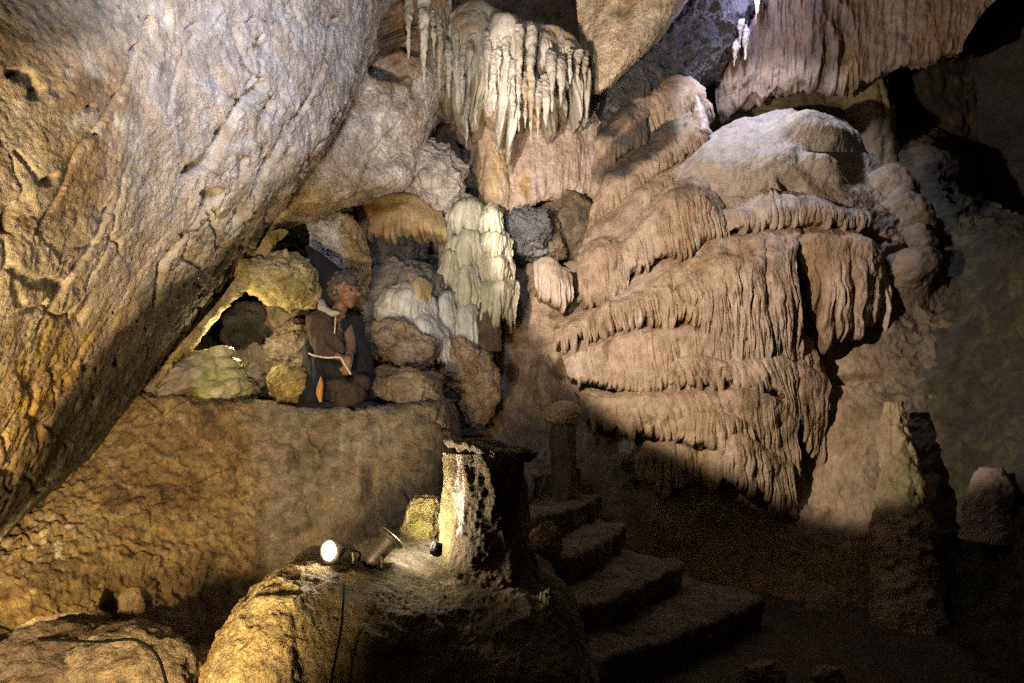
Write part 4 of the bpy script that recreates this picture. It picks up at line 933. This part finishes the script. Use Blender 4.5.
def cRy(V): return tint(V, np.array((.50, .40, .16)), ((.34, .30, .08), 5, -.05, .4), ((.58, .50, .34), 7, .1, .5), ((.3, .19, .08), 9, .25, .5))
rock('boulder', 425, 524, 3.75, 23, 34, 'bright yellow block of rock lit by the floodlight left of the stump', 'rock', cRy, rot=(0, 4, 12), seed=161, n=6, planes=10, a=.14, mat=M_WALL, flat=.72)
rock('rock_chip', 437, 548, 3.1, 7, 8, 'small jagged dark stone against the stump foot', 'rock', cDark, seed=162, n=4, planes=12, a=.3)  # backlit darkness put into the stone's colour
rock('boulder', 518, 496, 3.75, 13, 22, 'dim greyish rock leaning on the right side of the stump', 'rock', cGrey, seed=163, n=5, planes=10, a=.2)
rock('boulder', 545, 546, 3.95, 16, 22, 'small orange lit boulder on the right shoulder of the pedestal', 'rock', lambda V: tint(V, np.array((.42, .30, .18)), ((.28, .18, .1), 5, 0, .4), ((.5, .42, .3), 7, .1, .5)), seed=164, n=6, planes=8, a=.18, mat=M_WALL)  # lamplit look put into its pale orange colour
rock('boulder', 521, 535, 4.45, 11, 42, 'black rock sliver added as a light block right behind the stump', 'rock', lambda V: cDark(V) * .5, seed=167, n=5, planes=9, a=.18)  # added to block lamplight, coloured near black to stay hidden
rock('boulder', 512, 560, 3.45, 15, 16, 'dark rounded stone tucked against the right foot of the stump', 'rock', lambda V: cGrey(V) * .6, seed=165, n=5, planes=8, a=.2)
rock('boulder', 558, 640, 3.15, 15, 48, 'long pale rock rib running down the right flank of the pedestal', 'rock', cGrey, rot=(0, -16, 0), seed=166, n=6, planes=8, a=.22, mat=M_WALL)

# mushroom shaped stalagmite in the shadow
mu = thing('mushroom_stalagmite', P(562, 505, 5.7), 'mushroom shaped stalagmite with an ochre cap beside the top of the steps', 'stalagmite')
k = 5.7 / F
lathe('stalk', [P(564, 540, 5.7), P(564, 470, 5.7), P(563, 418, 5.7)], [.16, .12, .10, .085], M_FLOW, lambda V: tint(V, np.array((.10, .07, .045)), ((.06, .04, .03), 4, 0, .4)), mu, a=.05, seed=21)  # shade below the cap put into the stalk's dark colour
V, Fc = rock_geo(P(561, 413, 5.66), (18 * k, 18 * k, 10 * k), (0, -14, 0), 171, 5, 2, .12)
mesh_obj('cap', V, Fc, M_FLOW, tint(V, np.array((.40, .28, .15)), ((.28, .17, .08), 5, 0, .4), ((.48, .38, .24), 5, .1, .5)), mu)

# steps
def step(pa, pb, z, h, depth, seed, label):
    """pa, pb: ends of the front edge (x, y); the tread runs back to the left"""
    nu, nv = 220, 150
    u = np.linspace(0, 1, nu); pa = np.array(pa); pb = np.array(pb)
    E = pa[None] * (1 - u[:, None]) + pb[None] * u[:, None]
    t_ = (pb - pa) / np.linalg.norm(pb - pa); n_ = np.array((-t_[1], t_[0]))
    bow = -.10 * np.sin(u * math.pi) + .13 * fbm(np.stack([u * 4, 0 * u + seed, 0 * u], -1), 4)
    rows = []
    for (f, dz) in ((.05, -h), (.02, -h * .6), (.005, -.045), (.0, -.012), (.012, -.002), (.03, 0), (.5 * depth, .01), (depth, .02)):
        q = E + n_[None] * (f + bow * (1 - f / depth))[:, None]
        rows.append(np.stack([q[:, 0], q[:, 1], 0 * u + z + dz], -1))
    V, t = herm(np.array(rows), nv)
    N = grid_normals(V, np.array((1.5, 1.0, 4.)))
    V = V + N * (.03 * fbm(V * 2.4 + seed, 3) + .045 * (ridged(V * 5 + seed, 4) - .4) + .016 * (ridged(V * 20, 3) - .4))[..., None]
    o = grid_obj('stone_step', V, M_EARTH, tint(V, np.array((.26, .215, .165)), ((.15, .12, .09), 3, 0, .4), ((.34, .29, .23), 9, .1, .5)))
    return set_props(o, label, 'step', 'worn stone steps climbing to the back')
step((.05, 3.50), (1.80, 4.95), .16, .22, 1.1, 1, 'lowest and widest worn stone step, at the lower right of the pedestal')
step((.10, 3.85), (1.28, 5.15), .36, .24, 1.0, 2, 'second worn stone step from the bottom of the stair')
step((.10, 4.25), (.95, 5.65), .56, .26, .9, 3, 'third worn stone step from the bottom of the stair, right of the pedestal')
step((-.05, 4.75), (.78, 5.9), .76, .26, .9, 4, 'fourth worn stone step, deep in the stump shadow')
step((-.25, 5.2), (.62, 6.3), .98, .28, 1.2, 5, 'topmost worn stone step, right behind the flat top of the stump')

# bottom left ground boulders
rock('boulder', 128, 672, 3.1, 62, 40, 'low tan boulder on the floor in the bottom left corner', 'rock', lambda V: tint(V, np.array((.32, .25, .16)), ((.22, .16, .09), 2, 0, .4), ((.38, .32, .22), 4, .1, .5)), rot=(0, 8, 0), seed=181, n=6, planes=12, a=.12, mat=M_WALL)
rock('boulder', 40, 668, 3.15, 80, 40, 'dark brown rubble hump left of the low tan boulder', 'rock', lambda V: cBrown(V) * .8, seed=182, n=6, planes=8, a=.25, mat=M_WALL)
rock('boulder', 165, 632, 3.75, 36, 22, 'mottled grey brown hump behind the low tan boulder', 'rock', cBrown, seed=183, n=6, planes=8, a=.2, mat=M_WALL)
rock('boulder', 134, 608, 4.05, 15, 20, 'small square stone standing in the dark hollow of the ledge foot', 'rock', lambda V: tint(V, np.array((.25, .18, .10)), ((.15, .1, .05), 3, 0, .4)), seed=184, n=5, planes=12, a=.14, mat=M_WALL)
rock('boulder', 60, 640, 3.5, 60, 14, 'narrow ridge of brown rubble at the foot of the speckled wall', 'rock', lambda V: cBrown(V), seed=185, n=6, planes=8, a=.3, mat=M_WALL)
rock('wet_stone', 763, 674, 3.6, 22, 11, 'wet reddish brown stone lying at the bottom edge, the larger of two', 'rock', lambda V: tint(V, np.array((.16, .09, .06)), ((.08, .05, .04), 5, 0, .4)), seed=186, n=5, planes=9, a=.25, mat=M_WET)
rock('wet_stone', 828, 677, 3.6, 16, 9, 'smaller wet grey stone lying at the bottom edge', 'rock', lambda V: cGrey(V) * .6, seed=187, n=5, planes=9, a=.25, mat=M_WET)

# cables
M_CABLE = plain_mat('black_cable', (.010, .009, .008), .85, spec=.1)
c1 = [P(344, 585, 2.74), P(343, 605, 2.60), P(341, 630, 2.50), P(336, 655, 2.46), P(330, 690, 2.42), P(326, 740, 2.40)]
set_props(tube('cable', c1, .0045, M_CABLE), 'black cable running down the front of the pedestal boulder', 'cable')
c2 = [P(-40, 618, 3.2), P(0, 627, 3.1), P(30, 638, 3.05), P(60, 640, 3.0), P(100, 642, 2.9), P(135, 640, 2.75), P(154, 652, 2.7), P(162, 668, 2.62), P(170, 700, 2.5)]
set_props(tube('cable', c2, .006, M_CABLE, k=120), 'black cable snaking over the rubble at the bottom left', 'cable')

# ================================================================== floodlights
M_METAL = plain_mat('weathered_lamp_metal', (.16, .15, .13), .55, .6, mott=.35, bump=.3)
M_GLASS = plain_mat('lit_lens', (.8, .75, .6), .3, emit=(1.0, .86, .58), estr=60.0, mott=.05)
def revolve_(name, prof, c, axis, mat, parent, n=40):
    ax = Vector(axis).normalized(); q = Vector((0, 0, 1)).rotation_difference(ax)
    M = np.array(q.to_matrix())
    th = np.linspace(0, 2 * math.pi, n, endpoint=False)
    V = np.array([[(r * math.cos(a), r * math.sin(a), h) for a in th] for (h, r) in prof])
    return grid_obj(name, V @ M.T + np.array(c), mat, None, parent, wrap=True)
def floodlight(px, py, d, axis, label, sc=1.):
    revolve = lambda nm, prof, *q: revolve_(nm, [(a * sc, r * sc) for a, r in prof], *q)
    c = P(px, py, d); k = np.array(Vector(axis).normalized())
    base = c - k * .17 + np.array((0, 0, -.10))
    t = thing('floodlight', base, label, 'floodlight', 'floodlights on the pedestal boulder')
    revolve('housing', [(-.165, 0), (-.165, .022), (-.155, .034), (-.10, .040), (-.03, .044), (-.012, .052), (0, .052)], c, axis, M_METAL, t)
    revolve('bezel', [(-.014, .050), (-.014, .063), (-.008, .068), (.006, .068), (.012, .063), (.012, .052), (.0, .050)], c, axis, M_METAL, t)
    revolve('lens', [(-.004, .0), (-.004, .051), (.004, .050), (.010, .03), (.012, 0)], c, axis, M_GLASS, t)
    p0 = c - k * .09
    side = np.cross(k, (0, 0, 1.)); side /= np.linalg.norm(side)
    br = tube('bracket', [p0 + side * .05, p0 + side * .055 + (0, 0, -.05), p0 + side * .03 + (0, 0, -.095), p0 - side * .03 + (0, 0, -.095), p0 - side * .055 + (0, 0, -.05), p0 - side * .05], .007, M_METAL, t)
    tube('foot', [p0 + (0, 0, -.09), p0 + (0, 0, -.12), p0 + (.01, .01, -.16)], [.02, .016, .03], M_METAL, t)
    tube('power_lead', [c - k * .16, c - k * .2 + (0, 0, -.02), c - k * .2 + (-.03, -.02, -.09), c - k * .14 + (-.05, -.06, -.15)], .005, M_CABLE, t)
    return c, k
AX1 = (-.55, -1, .20)
AX2 = (.60, .35, .68)
L1c, L1k = floodlight(330, 551, 3.0, AX1, 'glaring round floodlight facing the viewer on the crest of the mossy boulder', .82)
L2c, L2k = floodlight(391, 538, 3.16, AX2, 'small grey floodlight turned away towards the stump and flowstone', 1.)
# ================================================================== kneeling figure
PB = P(340, 411, 5.75)
pk = 5.75 / F
def Q(px, py, dy=0.0):
    return np.array(((px - 340) * pk, dy, (411 - py) * pk))
person = thing('person', PB, 'kneeling figure in a navy robe and long pointed hood with a white rope belt', 'person')
def chain(pts):
    """list of (point, radius): a tapered run of overlapping balls"""
    out = []
    for (a, ra), (b, rb) in zip(pts[:-1], pts[1:]):
        n = max(2, int(np.linalg.norm(b - a) / max(min(ra, rb) * .3, .003)))
        for i in range(n + 1):
            t = i / n; out.append((a * (1 - t) + b * t, ra * (1 - t) + rb * t))
    return out
def blobmesh(name, balls, vox, mat, parent, noise=0., fs=10, folds=0., smooth=4, sc=None):
    D, Fc = ico(2); vs = []; fs_ = []
    for i, (p, r) in enumerate(balls):
        vs.append(D * r + p); fs_.append(Fc + i * len(D))
    V = np.concatenate(vs); Fa = np.concatenate(fs_)
    tmp = bpy.data.meshes.new('tmp'); tmp.from_pydata(V.tolist(), [], Fa.tolist())
    ob = bpy.data.objects.new('tmp', tmp); COL.objects.link(ob)
    m = ob.modifiers.new('r', 'REMESH'); m.mode = 'VOXEL'; m.voxel_size = vox
    s = ob.modifiers.new('s', 'SMOOTH'); s.factor = .5; s.iterations = smooth
    dg = bpy.context.evaluated_depsgraph_get()
    me = bpy.data.meshes.new_from_object(ob.evaluated_get(dg))
    bpy.data.objects.remove(ob); bpy.data.meshes.remove(tmp)
    n = len(me.vertices); co = np.empty(n * 3, np.float32); no = np.empty(n * 3, np.float32)
    me.vertices.foreach_get('co', co); me.vertices.foreach_get('normal', no)
    co = co.reshape(-1, 3); no = no.reshape(-1, 3)
    d = noise * fbm(co * fs, 3) + folds * (ridged(co * np.array((9, 9, 2.2)), 2) - .4)
    me.vertices.foreach_set('co', (co + no * d[:, None]).ravel())
    me.polygons.foreach_set('use_smooth', np.ones(len(me.polygons), bool))
    me.update(); me.name = name; me.materials.clear(); me.materials.append(mat)
    o = bpy.data.objects.new(name, me); COL.objects.link(o); o.parent = parent
    return o
M_SKIN = plain_mat('weathered_skin', (.19, .10, .06), .5, mott=.25, bump=.3, scale=40)
M_NAVY = plain_mat('navy_cloth', (.0045, .0055, .012), .85, mott=.3, bump=.3, scale=80)
M_BROWNC = plain_mat('brown_cloth', (.055, .036, .025), .85, mott=.35, bump=.4, scale=60)
M_DKBR = plain_mat('dark_brown_cloth', (.035, .023, .017), .85, mott=.5, bump=.5, scale=40)
M_CREAM = plain_mat('cream_cloth', (.40, .36, .31), .85, mott=.2, bump=.3, scale=60)
M_HAIR = plain_mat('grey_brown_hair', (.075, .06, .05), .7, mott=.6, bump=.8, scale=90)
M_ROPE = plain_mat('white_rope', (.62, .57, .49), .8, mott=.2, bump=.4, scale=150)
M_EYE = plain_mat('dark_eye', (.02, .015, .012), .2, mott=.1)
M_PEG = plain_mat('orange_wood', (.45, .22, .07), .6, mott=.3, scale=40)
H = Q(347, 292, -.06); fd = np.array((.84, -.52, -.10)); fd /= np.linalg.norm(fd)
sd = np.cross(fd, (0, 0, 1.)); sd /= np.linalg.norm(sd); up = np.cross(sd, fd)
body = []
body += [(H + up * .02 - fd * .02, .108), (H + fd * .03 - up * .03, .092), (H + fd * .045 - up * .075, .062)]
body += chain([(H + fd * .085 + up * .02, .020), (H + fd * .152 - up * .026, .022)]) + [(H + fd * .118 - up * .024 + sd * .02, .013), (H + fd * .118 - up * .024 - sd * .02, .013)]
body += [(H + fd * .075 - up * .115, .030), (H + fd * .092 - up * .066, .020)]
for s in (-1, 1):
    body += chain([(H + fd * .088 + up * .032 + s * sd * .018, .018), (H + fd * .07 + up * .03 + s * sd * .06, .018)])
    body += [(H + fd * .066 - up * .03 + s * sd * .05, .034)]
    body += chain([(H - fd * .005 + up * .02 + s * sd * .108, .018), (H - fd * .012 - up * .03 + s * sd * .104, .014)])
body += chain([(H - up * .07, .06), (Q(338, 314, -.02), .062), (Q(334, 326, 0), .12), (Q(334, 350, .0), .135), (Q(333, 380, .02), .15)])
sh_n, el_n, ha_n = Q(328, 325, -.16), Q(331, 352, -.25), Q(350, 360, -.30)
sh_f, el_f, ha_f = Q(345, 324, .10), Q(353, 346, -.08), Q(355, 366, -.27)
for (a, b, c) in ((sh_n, el_n, ha_n), (sh_f, el_f, ha_f)):
    body += chain([(Q(335, 327, 0), .09), (a, .062), (b, .042), (c, .027)])
    dr = (c - b) / np.linalg.norm(c - b); sp = np.cross(dr, (0, 1., 0)); sp /= np.linalg.norm(sp)
    palm = c + dr * .045
    body += chain([(c, .026), (palm, .032)])
    for j, L in enumerate((.052, .062, .058, .045)):
        o_ = palm + sp * (j - 1.5) * .019
        body += chain([(o_, .0125), (o_ + dr * L * .6, .0115), (o_ + dr * L * .8 + np.array((0, .02, -.02)), .0105), (o_ + dr * L * .7 + np.array((0, .042, -.022)), .009)])
    body += chain([(c + dr * .02 - sp * .02, .014), (c + dr * .05 - sp * .045, .012), (c + dr * .078 - sp * .04 + np.array((0, .01, 0)), .010)])
for s in (-.13, .13):
    body += chain([(Q(333, 380, s * .6), .11), (Q(358, 402, s - .05), .075), (Q(322, 404, s), .05), (Q(308, 406, s), .035)])
bo = blobmesh('body', body, .0075, M_SKIN, person, noise=.004, fs=18, smooth=2)
for s in (-1, 1):
    e = blobmesh('eye', [(H + fd * .096 + up * .006 + s * sd * .036, .0145)], .003, M_EYE, person, smooth=1)
blobmesh('mouth', chain([(H + fd * .104 - up * .062 - sd * .026, .005), (H + fd * .111 - up * .06, .007), (H + fd * .104 - up * .062 + sd * .026, .005)]), .003, plain_mat('lip', (.2, .07, .05), .5), person, smooth=1)
hair = [(H - fd * .05 + up * .045, .112), (H - fd * .07 - up * .02, .10), (H + up * .075, .085), (H + fd * .05 + up * .085, .05)]
for i in range(150):
    v = np.array([random.gauss(0, 1) for _ in range(3)]); v /= np.linalg.norm(v)
    if v @ fd < .42 and v @ up > -.75: hair.append((H - fd * .025 + up * .02 + v * .118, random.uniform(.016, .036)))
blobmesh('hair', hair, .008, M_HAIR, person, noise=.03, fs=30, smooth=1)
blobmesh('hood', chain([(H - fd * .09 + up * .06, .125), (Q(325, 272, .04), .105), (Q(315, 258, .06), .066), (Q(305, 246, .07), .022)]) + chain([(H - fd * .12, .10), (Q(326, 306, .04), .10)]), .010, M_NAVY, person, noise=.015, fs=6, folds=.01)
robe = chain([(Q(333, 330, .06), .19), (Q(334, 360, .05), .20), (Q(334, 385, .02), .25), (Q(334, 402, .0), .27)])
robe += chain([(Q(318, 328, .0), .11), (Q(314, 350, -.02), .11), (Q(321, 380, -.10), .13), (Q(318, 400, -.12), .14)])
robe += chain([(Q(349, 322, .10), .10), (Q(358, 345, .06), .10), (Q(366, 375, .0), .12), (Q(362, 398, -.02), .13)])
robe += chain([(Q(328, 362, -.16), .10), (Q(345, 368, -.2), .09)])
robe = [(np.array((p[0] * .88, p[1], p[2])), min(r * .86, p[2] + .1)) for p, r in robe]
blobmesh('robe', robe, .012, M_NAVY, person, noise=.025, fs=6, folds=.05)
hem = chain([(Q(296, 408, -.16), .03), (Q(318, 407, -.24), .05), (Q(345, 407, -.26), .05), (Q(375, 407, -.2), .05), (Q(394, 409, -.12), .02)])
blobmesh('hem', hem, .010, M_NAVY, person, noise=.012, fs=8)
blobmesh('trousers', chain([(Q(345, 388, -.16), .11), (Q(360, 394, -.24), .10), (Q(352, 402, -.27), .07)]) + [(Q(366, 384, -.2), .07)], .010, M_DKBR, person, noise=.03, fs=12, folds=.02)
blobmesh('jacket', chain([(Q(324, 326, -.12), .11), (Q(330, 340, -.17), .115), (Q(340, 351, -.2), .09)]) + chain([(sh_n, .08), (el_n + (0, -.01, 0), .064), (el_n * .45 + ha_n * .55, .05)]), .009, M_BROWNC, person, noise=.018, fs=11, folds=.03)
blobmesh('sleeve', chain([(sh_f + (0, -.06, 0), .055), (el_f, .045), (el_f * .3 + ha_f * .7, .04)]), .008, plain_mat('tan_cloth', (.17, .115, .075), .85, mott=.3, bump=.3), person, noise=.008, fs=14, folds=.01)
col_ = chain([(Q(324, 303, -.06), .028), (Q(327, 311, -.13), .036), (Q(336, 316, -.15), .030), (Q(343, 315, -.15), .018)])
blobmesh('collar', col_, .008, M_CREAM, person, noise=.01, fs=14, folds=.01)
def ptube(name, pts, r, mat):
    return tube(name, [p + PB for p in pts], r, mat, person)
ptube('rope_belt', [Q(316, 355, -.20), Q(325, 358, -.29), Q(338, 360, -.32), Q(350, 360, -.335), Q(354, 366, -.335), Q(357, 371, -.33), Q(360, 376, -.33)], .0075, M_ROPE)
ptube('cord', [Q(342, 320, -.215), Q(343, 328, -.26), Q(343, 337, -.28)], .0055, M_ROPE)
ptube('peg', [Q(332, 402, -.34), Q(331, 394, -.345), Q(332, 384, -.34), Q(332, 378, -.335)], [.012, .028, .024, .004], M_PEG)
# ================================================================== light, world, viewer
W = bpy.data.worlds.new('World'); scene.world = W; W.use_nodes = True
bg = W.node_tree.nodes['Background']; bg.inputs[0].default_value = (.9, .8, .7, 1); bg.inputs[1].default_value = .002
def spot(name, loc, target, power, color, size=60, blend=.4, rad=.05):
    l = bpy.data.lights.new(name, 'SPOT'); l.energy = power; l.color = color
    l.spot_size = math.radians(size); l.spot_blend = blend; l.shadow_soft_size = rad
    o = bpy.data.objects.new(name, l); COL.objects.link(o); o.location = loc
    o.rotation_euler = (Vector(target) - Vector(loc)).to_track_quat('-Z', 'Y').to_euler()
    return o
def point(name, loc, power, color, rad=.05):
    l = bpy.data.lights.new(name, 'POINT'); l.energy = power; l.color = color; l.shadow_soft_size = rad
    o = bpy.data.objects.new(name, l); COL.objects.link(o); o.location = loc
    return o
spot('added_flowstone_key', (-.6, 3.9, 2.9), (-.6 + 3.0, 3.9 + 2.38, 2.9 + 1.02), 900, (1, .80, .61), 93, .14, .05)  # added unseen key hanging in mid-air, no fitting there
spot('slab_lamp', (-1.2, .5, .7), (-1.2 - 1.25, .5 + 2.6, 1.35), 760, (1, .72, .36), 84, .3, .2)
spot('added_ledge_light', P(-20, 606, 3.3), P(160, 500, 4.9), 52, (1, .72, .32), 110, .6, .05)  # unseen spot added to graze the ledge front
spot('roof_lamp_cool', (-.3, 2.3, 3.8), P(270, 90, 5.0), 210, (.84, .86, 1.0), 125, .9, .2)
spot('roof_lamp_violet', P(752, -85, 6.9), P(770, 130, 7.8), 330, (.80, .81, 1.0), 74, .5, .1)
spot('added_stalactite_light', (-.3, 3.2, 2.0), P(505, 90, 7.4), 520, (1, .88, .74), 44, .7, .08)  # put in to brighten the stalactites, no source stands here
spot('added_cascade_light', (-.9, 3.6, 1.9), P(460, 280, 6.9), 120, (1, .94, .84), 34, .8, .08)  # invisible extra spot, added to brighten the cascade
point('niche_lamp', P(236, 342, 5.7), 20, (1, .80, .42), .04)
spot('floodlight_beam', L1c + L1k * .03, L1c + L1k * 2 + np.array((0, 0, .5)), 6, (1, .84, .58), 120, .5, .04)
spot('floodlight_beam_far', L2c + L2k * .03, L2c + L2k * 2, 18, (1, .86, .62), 170, .3, .04)
point('added_front_fill', (.4, -.3, 2.6), 5, (1, .80, .55), .3)  # weak unseen fill added for the dark foreground
spot('added_stair_light', (.75, 5.9, 3.0), (.75, 4.6, .2), 11, (1, .9, .78), 52, .6, .1)  # unseen spot added behind the stair: treads show, risers stay dark
point('violet_lamp', P(752, -10, 7.75), 22, (.62, .62, 1.0), .05)
point('floodlight_spill', L2c + np.array((.08, .03, .06)), 5, (1, .88, .66), .04)

cam = bpy.data.cameras.new('Camera'); cam.lens = 24; cam.sensor_width = 36; cam.clip_end = 100
cam.shift_y = (HOR - 341.5) / 1024
co = bpy.data.objects.new('Camera', cam); COL.objects.link(co)
co.location = (0, 0, EYE); co.rotation_euler = (math.radians(90), 0, 0)
scene.camera = co
scene.view_settings.view_transform = 'Standard'; scene.view_settings.look = 'None'
scene.view_settings.exposure = 0; scene.view_settings.gamma = 1
scene.render.engine = 'CYCLES'
scene.cycles.use_denoising = False
scene.cycles.use_adaptive_sampling = False
scene.cycles.sample_clamp_indirect = 2.0
scene.cycles.max_bounces = 6; scene.cycles.diffuse_bounces = 2
for o in scene.objects:
    if '_base' in o: del o['_base']
